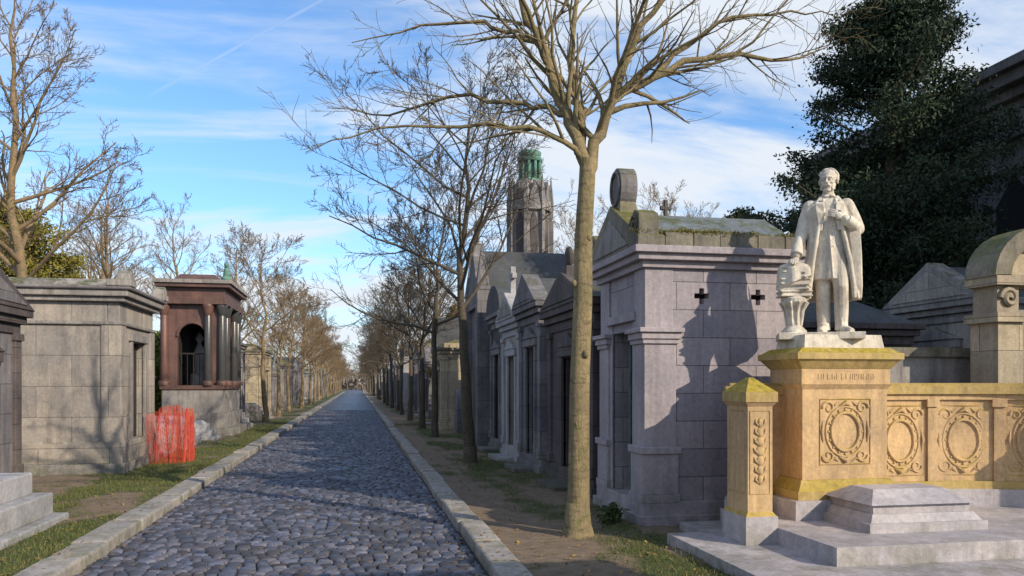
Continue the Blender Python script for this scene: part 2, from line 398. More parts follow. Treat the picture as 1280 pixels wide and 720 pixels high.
# ------------------------------------------------------------ chapels
def cross(b,cx,cy,z,h,mat):
    t=h*.09
    b.box(cx-t,cx+t,cy-t,cy+t,z,z+h,mat); b.box(cx-t*.9,cx+t*.9,cy-h*.32,cy+h*.32,z+h*.58,z+h*.76,mat)
def chapel(name,side,xf,y0,y1,dep,h,roof='gable',wall='grey',trim='greyp',rf='slate',ped=.5,top=None,pil=True):
    b=MB(); X=lambda d: xf+side*d
    ym=(y0+y1)/2; W=y1-y0; dw=min(.42,W*.2)
    b.box(X(-.07),X(dep+.07),y0-.07,y1+.07,-.05,.22,trim)
    b.box(X(-.04),X(dep+.04),y0-.04,y1+.04,.215,.34,trim)
    b.box(X(.16),X(dep),y0,y1,.3,h-.02,wall)
    dt=min(2.25,h-.75)
    b.box(X(0),X(.17),y0+.001,ym-dw,.3,h-.021,wall); b.box(X(0),X(.17),ym+dw,y1-.001,.3,h-.021,wall)
    b.box(X(.002),X(.17),ym-dw-.01,ym+dw+.01,dt,h-.022,wall)
    b.box(X(.11),X(.158),ym-dw,ym+dw,.34,dt,'door')
    for k in range(5):
        yy=ym-dw+(k+.5)*dw*2/5; b.box(X(.085),X(.11),yy-.012,yy+.012,.5,dt-.08,'copper' if k%2 else 'door')
    for sgn in (-1,1): b.box(X(-.035),X(.05),ym+sgn*dw,ym+sgn*(dw+.12),.3,dt+.02,trim)
    b.box(X(-.06),X(.05),ym-dw-.17,ym+dw+.17,dt+.015,dt+.16,trim)
    b.prism([(ym-dw-.2,dt+.15),(ym+dw+.2,dt+.15),(ym,dt+.36)],'x',X(-.08),X(.05),trim)
    b.box(X(-.4),X(0),ym-dw-.15,ym+dw+.15,-.05,.15,trim)
    if pil:
        pw=.2
        for yy in (y0-.03,y1+.03-pw):
            b.box(X(-.045),X(pw),yy,yy+pw,.33,h-.42,trim)
            b.box(X(-.07),X(pw+.02),yy-.025,yy+pw+.025,h-.43,h-.33,trim)
            b.box(X(-.065),X(pw+.02),yy-.02,yy+pw+.02,.335,.5,trim)
    b.box(X(-.03),X(dep+.03),y0-.03,y1+.03,h-.335,h-.2,trim)
    b.box(X(-.09),X(dep+.09),y0-.09,y1+.09,h-.2,h-.1,trim)
    b.box(X(-.15),X(dep+.15),y0-.15,y1+.15,h-.1,h,'mossy' if roof=='flat' else trim)
    zt=h
    if roof=='gable':
        b.prism([(y0-.12,h-.01),(y1+.12,h-.01),(ym,h+ped)],'x',X(.12),X(dep+.13),rf)
        b.prism([(y0-.17,h-.005),(y1+.17,h-.005),(ym,h+ped+.06)],'x',X(-.17),X(.125),trim)
        b.prism([(y0+.12,h+.05),(y1-.12,h+.05),(ym,h+ped-.08)],'x',X(-.185),X(-.15),wall)
        zt=h+ped+.02
    elif roof=='flat':
        b.box(X(.05),X(dep-.05),y0+.05,y1-.05,h-.01,h+.16,trim)
        b.frus(X(dep/2),ym,h+.15,h+.3,dep/2-.15,W/2-.15,dep/2-.5,W/2-.5,'mossy'); zt=h+.28
    elif roof=='hip':
        b.frus(X(dep/2),ym,h-.01,h+ped,dep/2+.1,W/2+.1,dep/2*.55,.05,rf); zt=h+ped-.02
    elif roof=='arch':
        n=10; poly=[(ym+(W/2+.1)*math.cos(math.pi*i/n),h-.01+ped*1.3*math.sin(math.pi*i/n)) for i in range(n+1)]
        b.prism(poly,'x',X(-.12),X(dep+.1),rf); zt=h+ped*1.3-.02
    if top=='cross': cross(b,X(.02),ym,zt-.03,.6,trim)
    if top=='acro':
        b.frus(X(-.02),ym,zt-.1,zt+.12,.1,.2,.07,.12,trim); b.ell((X(-.02),ym,zt+.25),(.07,.14,.17),trim,10)
    if top=='urn': b.lathe(X(0),ym,[(.12,zt-.05),(.1,zt+.05),(.05,zt+.1),(.15,zt+.25),(.13,zt+.4),(.03,zt+.5)],12,trim)
    return b.finish(name,(X(dep/2),ym,0),bevel=.014)

chapel('added_shade_mausoleum',1,3.1,10.2,12.7,2.2,2.75,'gable','dark','dark','slate',.45,top='acro')
chapel('added_shade_mausoleum',1,3.05,13.1,14.8,2.2,3.0,'gable','mid','mid','slate',.5,top=None)
chapel('added_shade_mausoleum',1,3.1,15.1,16.9,2.2,2.9,'gable','grey','pale','slate',.5,top='cross')
chapel('added_shade_mausoleum',1,3.15,17.2,18.8,2.2,3.2,'arch','dark','mid','slate',.5)
b=MB()
b.box(3.0,5.2,19.3,21.1,-.05,3.6,'mid')
b.prism([(19.2,3.55),(21.2,3.55),(20.2,5.0)],'x',3.1,5.3,'slate')
b.prism([(19.12,3.5),(21.28,3.5),(20.2,5.2)],'x',2.88,3.12,'mid')
b.prism([(19.9,.3),(20.5,.3),(20.5,2.2),(20.2,2.75),(19.9,2.2)],'x',2.96,3.2,'door')
for yy in (19.25,21.15):
    b.box(2.85,3.15,yy-.15,yy+.15,0,3.9,'mid'); b.frus(3.0,yy,3.89,5.1,.17,.17,.01,.01,'mid')
cross(b,3.0,20.2,5.15,.6,'mid')
b.finish('gothic_chapel',(4.1,20.2,0),bevel=.01)
chapel('added_shade_mausoleum',1,2.75,26.3,28.6,2.4,2.8,'flat','beige','beige')
# gothic tower monument with copper lantern
b=MB(); cx,cy=4.98,22.9
b.box(cx-1.0,cx+1.0,cy-1.0,cy+1.0,-.05,3.1,'tower'); b.box(cx-1.1,cx+1.1,cy-1.1,cy+1.1,3.09,3.3,'tower')
o8=math.pi/8
b.lathe(cx,cy,[(.95,3.28),(.95,3.7),(.9,3.75),(.76,4.6),(.70,4.75)],8,'tower',False,o8)
b.lathe(cx,cy,[(.66,4.7),(.66,4.85),(.62,4.9),(.56,7.0),(.60,7.05),(.58,7.15),(.40,7.5)],8,'tower',False,o8)
for k in range(8):
    a=k*math.pi/4; T=Matrix.Translation((cx,cy,0))@Matrix.Rotation(a,4,'Z'); b.T=T
    b.prism([(-.11,5.3),(.11,5.3),(.11,6.25),(0,6.6),(-.11,6.25)],'x',.48,.562,'dark')
    b.prism([(-.22,6.6),(.22,6.6),(0,7.45)],'x',.45,.62,'tower')
    b.prism([(-.34,3.6),(.34,3.6),(0,4.55)],'x',.75,.97,'tower')
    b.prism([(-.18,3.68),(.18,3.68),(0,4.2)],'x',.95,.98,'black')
    b.T=T@Matrix.Rotation(math.pi/8,4,'Z')
    b.box(.53,.69,-.055,.055,4.7,6.85,'tower'); b.frus(.62,0,6.84,7.65,.075,.075,.008,.008,'tower'); b.frus(.88,0,3.6,4.7,.08,.08,.01,.01,'tower')
b.T=None
b.lathe(cx,cy,[(.40,7.42),(.35,7.48),(.35,7.56)],16,'copper')
for k in range(10):
    a=k*math.pi/5; b.tube([(cx+.30*math.cos(a),cy+.30*math.sin(a),7.5),(cx+.30*math.cos(a),cy+.30*math.sin(a),8.12)],.05,6,'copper')
b.lathe(cx,cy,[(.24,7.45),(.24,8.1)],12,'copper'); b.lathe(cx,cy,[(.36,8.08),(.38,8.16),(.31,8.24),(.34,8.36),(.28,8.40),(.1,8.44)],16,'copper')
b.finish('gothic_tower_monument',(cx,cy,0),bevel=.01)
rnd=random.Random(3)
y=29.2
walls=['grey','beige','mid','dark','grey','mid']
while y<125:
    wd=rnd.uniform(1.6,2.4)
    if rnd.random()<.8: chapel('added_shade_mausoleum',1,2.9+rnd.uniform(-.15,.4),y,y+wd,2.2,rnd.uniform(2.4,3.4),rnd.choice(['gable','gable','flat','hip','arch']),rnd.choice(walls),rnd.choice(['greyp','mid','pale']),rnd.choice(['slate','mossy']),rnd.uniform(.4,.9),top=rnd.choice([None,'cross','acro','urn']))
    y+=wd+rnd.uniform(.3,2.2)*(1 if y<60 else 2)
for (a,c,h) in ((-9.5,-7.2,4.6),(-6.7,-4.6,4.8),(-4.2,-2.0,4.4),(-1.6,.1,3.6),(.5,2.3,2.9)):  # unseen row behind the viewpoint, added and raised to shade the road
    chapel('added_shade_mausoleum',1,3.3,a,c,2.2,h,'gable','grey','greyp','slate',.5)
for (a,c,h) in ((-8,-5.8,3.1),(-5,-2.9,3.3),(-2,.2,3.0),(1.2,3.2,3.2)):
    chapel('added_shade_mausoleum',-1,-4.9,a,c,2.2,h,'gable','grey','greyp','slate',.5)

# --- main right mausoleum
b=MB()
x0,x1,y0,y1=3.0,4.72,8.08,9.68; ym=(y0+y1)/2; h=2.86
root=bpy.data.objects.new('granite_mausoleum',None); link(root); root.location=(3.86,8.9,0)
wallb=MB(); wallb.box(x0+.04,x1,y0+.02,y1,.15,h,'lav')
wob=wallb.finish('walls')
cut=MB()
for cx,cz in ((3.66,2.55),(4.32,2.55)):
    cut.box(cx-.028,cx+.028,y0-.1,y0+.16,cz-.085,cz+.085,'black'); 
    cut.box(cx-.085,cx+.085,y0-.1,y0+.155,cz-.026,cz+.03,'black')
cut.box(x0-.1,x0+.3,ym-.36,ym+.36,.25,2.2,'black')
cutO=cut.finish('cutter')
mdf=wob.modifiers.new('b','BOOLEAN'); mdf.object=cutO; mdf.operation='DIFFERENCE'; mdf.solver='EXACT'; mdf.use_self=True
dg=bpy.context.evaluated_depsgraph_get(); nm=bpy.data.meshes.new_from_object(wob.evaluated_get(dg)); wob.modifiers.clear(); wob.data=nm
bpy.data.objects.remove(cutO,do_unlink=True)
def setparent(o,p):
    o.parent=p; o.matrix_parent_inverse=Matrix.Translation(-Vector(p.location))
setparent(wob,root)
for cx,cz in ((3.66,2.55),(4.32,2.55)):
    b.box(cx-.1,cx+.1,y0+.13,y0+.15,cz-.1,cz+.1,'black')  # black panel paints the shade at the back of each cross recess
b.box(x0+.26,x0+.29,ym-.36,ym+.36,.25,2.2,'door')
for k in range(6): b.box(x0+.22,x0+.25,ym-.33+k*.125,ym-.31+k*.125,.3,2.15,'copper')
b.box(x0-.07,x1+.07,y0-.06,y1+.06,-.05,.2,'lavp'); b.box(x0-.03,x1+.03,y0-.03,y1+.03,.19,.34,'lavp')
for yy in (y0,y1-.36):
    b.box(x0,x0+.36,yy,yy+.36,.3,2.2,'lavp')
    b.box(x0-.035,x0+.395,yy-.035,yy+.395,.33,.42,'lavp'); b.box(x0-.02,x0+.38,yy-.02,yy+.38,.42,.86,'lavp'); b.box(x0-.045,x0+.405,yy-.045,yy+.405,.855,.93,'lavp')
    b.box(x0-.025,x0+.385,yy-.025,yy+.385,2.03,2.08,'lavp'); b.box(x0-.045,x0+.405,yy-.045,yy+.405,2.08,2.15,'lavp'); b.box(x0-.075,x0+.43,yy-.075,yy+.43,2.15,2.2,'lavp')
    b.box(x0+.01,x0+.33,yy+.01,yy+.345,2.195,h-.02,'lavp')
b.box(x0+.02,x0+.06,ym-.46,ym-.36,.3,2.3,'lavp'); b.box(x0+.02,x0+.06,ym+.36,ym+.46,.3,2.3,'lavp'); b.box(x0-.02,x0+.06,ym-.5,ym+.5,2.3,2.4,'lavp')
b.box(x0-.03,x1+.03,y0-.03,y1+.03,h-.02,h+.06,'lavp')
b.box(x0-.1,x1+.1,y0-.10,y1+.10,h+.055,h+.13,'lavp')
b.box(x0-.15,x1+.12,y0-.15,y1+.15,h+.125,h+.2,'lavp')
rc=random.Random(4)
for (ya,yb) in ((y0-.125,y0+.10),(y1-.1,y1+.125)):
    xx=x0+.185
    while xx<x1+.05:
        L=rc.uniform(.28,.45); xe=min(xx+L,x1+.09); b.box(xx+.003,xe-.003,ya+rc.uniform(0,.012),yb,h+.195,h+.35+rc.uniform(-.02,.015),'mossy'); xx=xe
b.prism([(y0+.02,h+.3),(y1-.02,h+.3),(ym,h+.72)],'x',x0+.16,x1+.1,'zinc')
b.prism([(y0-.135,h+.19),(y1+.135,h+.19),(y1+.135,h+.30),(ym,h+.80),(y0-.135,h+.30)],'x',x0-.12,x0+.18,'mossy')
b.prism([(y0+.15,h+.25),(y1-.15,h+.25),(ym,h+.64)],'x',x0-.135,x0-.10,'greyp')
for yy,s in ((y0+.02,1),(y1-.02,-1)):
    b.prism([(yy-s*.14,h+.29),(yy+s*.16,h+.29),(yy+s*.14,h+.52),(yy+s*.02,h+.60),(yy-s*.12,h+.54)],'x',x0-.10,x0+.12,'mossy')
    pts=[]
    for i in range(20):
        a=i*.5; rr=.10*(1-i/24); pts.append((x0-.11,yy+s*rr*math.cos(a),h+.44+rr*math.sin(a)))
    b.tube(pts,[.02]*20,5,'mossy')
b.frus(x0+.05,ym,h+.66,h+.86,.12,.2,.09,.12,'mossy')
n=20; poly=[(ym+.19*math.cos(2*math.pi*i/n),h+1.0+.24*math.sin(2*math.pi*i/n)) for i in range(n)]
b.prism(poly,'x',x0-.05,x0+.15,'mid')
b.tube([(x0-.06,ym+.15*math.cos(2*math.pi*i/n),h+1.0+.19*math.sin(2*math.pi*i/n)) for i in range(n)],.02,6,'mid',closed=True)
cx_=3.56
b.box(cx_-.022,cx_+.022,ym-.02,ym+.02,h+.70,h+.90,'door'); b.box(cx_-.07,cx_+.07,ym-.018,ym+.018,h+.78,h+.825,'door')
o=b.finish('dressed_stone',bevel=.012); setparent(o,root)
# moss cushions on the coping
rs=np.random.RandomState(3); n=7000
cxs=rs.uniform(x0-.1,x1+.08,70); PP=[]
for c in cxs:
    m=n//70; q=rs.randn(m,3)*[.055,.02,.015]; side=rs.rand()<.8
    q+= [c,(y0-.09 if rs.rand()<.6 else y0+.03),h+.345] ; PP.append(q)
PP=np.concatenate(PP); PP[:,2]=np.maximum(PP[:,2],h+.25); tt=rs.rand(len(PP),1)
mo=link(bpy.data.objects.new('moss',cards('moss',PP,.022,np.array([[.10,.10,.02]])*(1-tt)+np.array([[.24,.20,.05]])*tt,'leaf',up=(0,0,.6)))); setparent(mo,root)

# --- left side
chapel('added_shade_mausoleum',-1,-4.6,9.8,12.15,2.3,2.62,'gable','mid','dark','dark',.48,top='acro')
b=MB(); x1,x0,y0,y1=-3.95,-6.4,14.6,16.85; h=3.0; ym=(y0+y1)/2
b.box(x0-.1,x1+.1,y0-.1,y1+.1,-.05,.26,'greyp'); b.box(x0-.05,x1+.05,y0-.05,y1+.05,.25,.62,'grey')
b.box(x0,x1-.2,y0,y1,.6,h,'grey')
b.box(x1-.2,x1,y0+.002,ym-.42,.6,h-.002,'grey'); b.box(x1-.2,x1,ym+.42,y1-.002,.6,h-.002,'grey'); b.box(x1-.2,x1-.003,ym-.43,ym+.43,2.35,h-.004,'grey')
b.box(x1-.17,x1-.12,ym-.42,ym+.42,.4,2.35,'door')
for s in (-1,1): b.box(x1-.05,x1+.04,ym+s*.42,ym+s*.55,.3,2.36,'greyp')
b.box(x1-.05,x1+.06,ym-.6,ym+.6,2.355,2.5,'greyp')
for yy in (y0-.025,y1-.3): b.box(x1-.3,x1+.03,yy,yy+.325,.6,2.62,'grey')
b.box(x0-.03,x1+.05,y0-.05,y1+.05,2.6,2.66,'greyp'); b.box(x0-.08,x1+.10,y0-.1,y1+.1,h-.01,h+.08,'greyp')
b.box(x0-.1,x1+.17,y0-.17,y1+.17,h+.075,h+.19,'greyp'); b.box(x0,x1+.22,y0-.22,y1+.22,h+.185,h+.25,'mid')
b.frus((x0+x1)/2,ym,h+.24,h+.42,1.1,1.0,.9,.75,'greyp')
b.box(x1-.15,x1+.24,y0-.24,y0+.1,h+.24,h+.36,'greyp'); b.box(x1-.15,x1+.24,y1-.1,y1+.24,h+.24,h+.36,'greyp')
for yy in (y0-.06,y1+.06): b.prism([(yy-.15,h+.35),(yy+.15,h+.35),(yy+.12,h+.47),(yy,h+.53),(yy-.12,h+.47)],'x',x1+.0,x1+.22,'greyp')
b.finish('grey_stone_mausoleum',((x0+x1)/2,ym,0),bevel=.018)
# red porphyry chapel
b=MB(); x0,x1,y0,y1=-5.55,-4.0,25,28.2; xm=(x0+x1)/2; ym=(y0+y1)/2
b.box(x0-.25,x1+.45,y0-.35,y1+.3,-.05,.3,'greyp'); b.box(x0-.12,x1+.2,y0-.18,y1+.15,.29,.75,'greyp'); b.box(x0-.05,x1+.1,y0-.1,y1+.08,.74,1.45,'greyp')
b.box(x0-.1,x1+.15,y0-.15,y1+.12,1.44,1.56,'porph')
b.box(x0,x0+.3,y0+.05,y1,1.55,4.0,'porph'); b.box(x0,x1-.1,y1-.25,y1,1.55,3.99,'porph')
def archwall(c0,c1,zb,zt,axis,a0,a1,hw,spr):
    cm=(c0+c1)/2; n=10
    poly=[(c0,zb),(cm-hw,zb),(cm-hw,spr)]+[(cm-hw*math.cos(math.pi*i/n),spr+hw*math.sin(math.pi*i/n)) for i in range(1,n)]+[(cm+hw,spr),(cm+hw,zb),(c1,zb),(c1,zt),(c0,zt)]
    b.prism(poly,axis,a0,a1,'porph')
    b.tube([(cm-hw*1.0*math.cos(math.pi*i/n),a0,spr+hw*math.sin(math.pi*i/n)) if axis=='y' else (a1,cm-hw*math.cos(math.pi*i/n),spr+hw*math.sin(math.pi*i/n)) for i in range(n+1)],.05,6,'porph')
archwall(x0,x1,1.55,3.98,'y',y0+.02,y0+.22,.42,3.0)
archwall(y0+.25,y1-.25,1.55,3.97,'x',x1-.22,x1-.02,.75,2.9)
b.box(x0+.3,x0+.34,y0+.3,y1-.3,1.6,3.9,'black'); b.box(x0+.32,x1-.25,y1-.3,y1-.26,1.6,3.9,'black')  # black linings paint the shade behind the arches
b.lathe(xm,ym-.5,[(.3,1.55),(.26,1.9),(.12,2.0),(.18,2.3),(.16,2.6),(.05,2.85),(.13,3.0),(.03,3.2)],12,'greyp')
for k in range(5): b.box(xm-.36+k*.17,xm-.345+k*.17,y0+.24,y0+.26,1.56,2.5,'door')
b.box(xm-.42,xm+.42,y0+.235,y0+.265,2.48,2.53,'door')
for (cx,cy) in ((x1+.06,y0-.0),(x1+.06,y0+.85),(x1+.06,y1-.85),(x1+.06,y1-.05),(x0-.0,y0-.02),(x1-.32,y0-.06)):
    b.lathe(cx,cy,[(.17,1.55),(.17,1.66),(.13,1.7)],12,'porph')
    b.lathe(cx,cy,[(.12,1.68),(.105,3.65)],12,'green' if cx>x0+.2 else 'porph')
    b.lathe(cx,cy,[(.11,3.62),(.13,3.7),(.18,3.88),(.18,3.96)],12,'green' if cx>x1-.1 else 'porph')
b.box(x0-.12,x1+.22,y0-.2,y1+.15,3.95,4.15,'porph'); b.box(x0-.05,x1+.15,y0-.12,y1+.1,4.14,4.45,'porph')
b.box(x0-.2,x1+.32,y0-.3,y1+.25,4.44,4.56,'porph'); b.box(x0-.26,x1+.38,y0-.36,y1+.3,4.55,4.66,'greyp')
b.frus(xm+.05,ym,4.65,4.92,.7,1.4,.5,1.0,'porph')
b.finish('red_porphyry_chapel',(xm,ym,0),bevel=.012)
b=MB(); T=(x1+.1,ym-1.0,4.66)
b.ell((T[0],T[1],T[2]+.12),(.16,.3,.12),'copper'); b.tube([(T[0],T[1],T[2]+.1),(T[0],T[1]+.05,T[2]+.35),(T[0],T[1]-.02,T[2]+.5)],[.12,.1,.05],8,'copper'); b.ell((T[0],T[1]-.03,T[2]+.56),(.07,.08,.09),'copper')
b.tube([(T[0],T[1],T[2]+.4),(T[0],T[1]+.25,T[2]+.55),(T[0],T[1]+.4,T[2]+.4)],[.05,.05,.02],6,'copper')
b.finish('bronze_sculpture',T)
chapel('added_shade_mausoleum',-1,-4.5,31.5,34.0,2.2,3.2,'flat','mid','greyp')
chapel('added_shade_mausoleum',-1,-4.3,39,42,2.4,3.2,'flat','beige','beige')
y=45
while y<125:
    wd=rnd.uniform(1.6,2.4)
    if rnd.random()<.8: chapel('added_shade_mausoleum',-1,-4.4+rnd.uniform(-.4,.15),y,y+wd,2.2,rnd.uniform(2.2,3.2),rnd.choice(['gable','flat','flat','hip','arch']),rnd.choice(walls),rnd.choice(['greyp','mid','pale']),rnd.choice(['slate','mossy']),rnd.uniform(.4,.8),top=rnd.choice([None,'cross','acro']))
    y+=wd+rnd.uniform(.3,2.2)*(1 if y<60 else 2)
for side,xf in ((-1,-8.3),(1,7.3)):
    y=17 if side>0 else 18
    while y<75:
        wd=rnd.uniform(1.8,2.6)
        chapel('added_shade_mausoleum',side,xf+side*rnd.uniform(0,.8),y,y+wd,2.2,rnd.uniform(2.2,3.2),rnd.choice(['gable','gable','hip','arch']),rnd.choice(walls),'mid','slate',rnd.uniform(.4,.9),top=rnd.choice([None,'cross','acro']))
        y+=wd+rnd.uniform(.2,3)
def tomb(name,cx,cy,lx,ly,h,mat,head=None,tiers=3):
    b=MB()
    for k in range(tiers):
        f=1-.14*k; z0=h*k/tiers; b.box(cx-lx/2*f,cx+lx/2*f,cy-ly/2*f,cy+ly/2*f,z0-.01-(.05 if k==0 else 0),h*(k+1)/tiers,mat)
    b.frus(cx,cy,h-.005,h+.1,lx*.33,ly*.33,lx*.27,ly*.2,mat)
    if head=='cross': cross(b,cx-lx*.42,cy,h*.5,1.2,mat)
    if head=='stele':
        n=8; poly=[(cy-.35,0),(cy+.35,0)]+[(cy+.35*math.cos(math.pi*i/n),1.2+.25*math.sin(math.pi*i/n)) for i in range(n+1)]
        b.prism(poly,'x',cx-lx/2-.1,cx-lx/2+.1,mat)
    return b.finish(name,(cx,cy,0),bevel=.015)
b=MB(); b.box(-6.0,-3.18,8.0,9.8,-.05,.16,'pale'); b.box(-5.9,-3.3,8.15,9.68,.155,.4,'pale'); b.box(-5.8,-3.46,8.3,9.54,.395,.64,'pale'); b.finish('stepped_tomb',(-4.7,8.9,0),bevel=.02)
for i,(cx,cy,mt,hd) in enumerate([(-4.9,18.2,'pale','stele'),(-4.8,19.9,'pale','cross'),(-4.9,21.4,'slab','stele'),(-4.7,23.2,'pale',None),(-4.6,29.5,'pale','stele'),(-4.8,35.6,'mid','cross'),(-4.6,37.2,'grey','stele')]):
    tomb('low_tomb',cx,cy,1.9,.95,.5+.1*(i%3),mt,hd)
tomb('low_tomb',3.95,25.0,1.6,.9,.6,'mid','stele')
chapel('added_shade_mausoleum',1,6.0,11.2,13.4,2.6,2.55,'hip','dark','dark','slate',.55)
chapel('added_shade_mausoleum',1,9.2,10.4,12.4,2.4,2.9,'gable','grey','greyp','slate',.6)
b=MB(); b.box(5.0,8.6,8.95,9.2,-.05,1.95,'greyp'); b.box(4.95,8.65,8.9,9.25,1.94,2.06,'mossy'); b.finish('stone_wall',(6.8,9.1,0),bevel=.01)
b=MB(); cx,cy=8.15,8.45
b.box(cx-.85,cx+.85,cy-.3,cy+.3,-.05,.5,'greyp'); 
for s in (-1,1):
    b.box(cx+s*.5-.17,cx+s*.5+.17,cy-.22,cy+.22,.45,2.35,'beige'); b.box(cx+s*.5-.22,cx+s*.5+.22,cy-.27,cy+.27,2.34,2.45,'beige')
    pts=[(cx+s*(.5+.12*(1-i/24)*math.cos(i*.45)),cy-.2,2.63+.12*(1-i/24)*math.sin(i*.45)) for i in range(22)]
    b.tube(pts,.035,6,'beige')
    b.box(cx+s*.5-.15,cx+s*.5+.15,cy-.18,cy+.2,2.44,2.8,'beige')
b.box(cx-.34,cx+.34,cy-.1,cy+.15,.45,2.5,'greyp'); b.box(cx-.72,cx+.72,cy-.26,cy+.26,2.78,2.9,'beige')
n=14; po=[(cx+.74*math.cos(math.pi*i/n),2.89+.62*math.sin(math.pi*i/n)) for i in range(n+1)]; pi_=[(cx+.52*math.cos(math.pi*i/n),2.89+.40*math.sin(math.pi*i/n)) for i in range(n+1)][::-1]
b.prism(po+pi_,'y',cy-.26,cy+.24,'mossy'); b.prism([(cx+.53*math.cos(math.pi*i/n),2.89+.41*math.sin(math.pi*i/n)) for i in range(n+1)],'y',cy-.1,cy+.2,'beige')
b.ell((cx,cy-.12,3.05),(.15,.06,.16),'beige')
b.finish('arched_stele',(cx,cy,0),bevel=.01)
b=MB(); X0=13.2
b.box(X0,X0+8,3,20,-.05,7.4,'mid'); b.box(X0-.15,X0+8.1,2.9,20.1,6.6,6.75,'mid'); b.box(X0-.2,X0+8.2,2.8,20.2,7.39,7.6,'mid'); b.box(X0-.45,X0+8.4,2.6,20.4,7.59,7.85,'mid'); b.box(X0-.6,X0+8.5,2.4,20.6,7.84,8.05,'mid')
b.frus(X0+4,11.5,8.04,9.6,4.2,8.8,1.5,7.5,'slate')
for k in range(7):
    yy=4.4+k*2.4
    b.box(X0-.08,X0+.1,yy-.95,yy-.7,.0,6.6,'mid')
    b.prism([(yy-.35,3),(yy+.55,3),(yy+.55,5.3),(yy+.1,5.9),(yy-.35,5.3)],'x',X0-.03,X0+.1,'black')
b.finish('stone_building',(X0+4,11.5,0),bevel=.02)

# ------------------------------------------------------------ statue monument
rootm=bpy.data.objects.new('statue_monument',None); link(rootm); rootm.location=(4.65,7.2,0)
b=MB()
b.box(2.92,8.3,4.4,7.25,-.05,.17,'slab'); b.box(3.3,8.25,7.24,7.85,-.05,.165,'slab')
b.box(3.68,8.0,5.65,7.7,.165,.32,'slab')
PX,PY=4.645,7.27
def rb(hx,hy,z0,z1,mat): b.box(PX-hx,PX+hx,PY-hy,PY+hy,z0,z1,mat)
rb(.62,.44,.31,.50,'slab'); rb(.56,.38,.495,.58,'lichen'); b.frus(PX,PY,.578,.68,.545,.365,.48,.30,'lichen')
rb(.455,.275,.675,1.55,'ochre'); b.frus(PX,PY,1.548,1.60,.455,.275,.49,.31,'ochre'); rb(.475,.295,1.598,1.75,'ochre')
b.frus(PX,PY,1.748,1.84,.48,.30,.55,.37,'lichen'); rb(.565,.385,1.838,1.90,'lichen'); b.frus(PX,PY,1.898,1.95,.55,.37,.47,.30,'lichen')
b.frus(PX,PY,1.948,2.08,.43,.27,.41,.25,'marble')
ri=random.Random(2); xx=PX-.30
while xx<PX+.30:
    wl=ri.uniform(.02,.032)
    b.box(xx,xx+.007,PY-.300,PY-.293,1.645,1.70,'ochre'); 
    if ri.random()<.7: b.box(xx+.0065,xx+wl,PY-.299,PY-.293,1.645+ri.choice([0,.024,.047]),1.653+ri.choice([0,.024,.047])+.001,'ochre')
    if ri.random()<.6: b.box(xx+wl,xx+wl+.007,PY-.3,PY-.293,1.645,1.70,'ochre')
    xx+=wl+.022
def relief(o,ux,n,w,h,mat='ochre'):
    o=Vector(o);ux=Vector(ux).normalized();n=Vector(n).normalized();uz=Vector((0,0,1))
    q=lambda a,c,d=0:tuple(o+ux*a+uz*c+n*d)
    N=28
    b.tube([q(.27*w*math.cos(2*math.pi*i/N),.29*h*math.sin(2*math.pi*i/N),.006) for i in range(N)],.018,6,mat,closed=True)
    b.tube([q(.37*w*math.cos(2*math.pi*i/N),.38*h*math.sin(2*math.pi*i/N),.0) for i in range(N)],.014,6,mat,closed=True)
    b.tube([q(a,c,0) for a,c in ((-.48*w,-.49*h),(.48*w,-.49*h),(.48*w,.49*h),(-.48*w,.49*h))],.012,4,mat,closed=True,smooth=False)
    for i in range(16):
        a=2*math.pi*i/16; b.ell(q(.32*w*math.cos(a),.335*h*math.sin(a),.002),(.014,.014,.014),mat,6)
    for sx in (-1,1):
        for sz in (-1,1):
            pts=[]
            for i in range(18):
                a=i*.42; rr=.12*w*(1-i/22)
                pts.append(q(sx*(.32*w+rr*math.cos(a)),sz*(.36*h+rr*math.sin(a)),.004))
            b.tube(pts,[.017*(1-i/26) for i in range(18)],5,mat)
            b.tube([q(sx*.12*w,sz*.46*h),q(sx*.2*w,sz*.40*h,.008),q(sx*.26*w,sz*.44*h)],[.004,.012,.004],5,mat)
        b.tube([q(sx*.42*w,.16*h),q(sx*.445*w,0,.008),q(sx*.42*w,-.16*h)],[.006,.02,.006],6,mat)
    b.tube([q(-.12*w,.38*h),q(0,.44*h,.012),q(.12*w,.38*h)],[.008,.026,.008],6,mat)
    b.tube([q(-.12*w,-.38*h),q(0,-.44*h,.012),q(.12*w,-.38*h)],[.008,.026,.008],6,mat)
relief((PX,PY-.275,1.14),(1,0,0),(0,-1,0),.56,.64)
def wall_path(pts,layers):
    P=[Vector((p[0],p[1],0)) for p in pts]; m=len(P); Ns=[]
    for j in range(m):
        d=(P[min(j+1,m-1)]-P[max(j-1,0)]).normalized(); Ns.append(Vector((d.y,-d.x,0)))
    for (z0,z1,t,mat) in layers:
        V=[];F=[]
        for j in range(m):
            for s,z in ((-1,z0),(1,z0),(1,z1),(-1,z1)):
                q=P[j]+Ns[j]*s*t; V.append((q.x,q.y,z))
        for j in range(m-1):
            for i in range(4): F.append((j*4+i,j*4+(i+1)%4,(j+1)*4+(i+1)%4,(j+1)*4+i))
        F.append((3,2,1,0)); k=(m-1)*4; F.append((k,k+1,k+2,k+3)); b.add(V,F,mat)
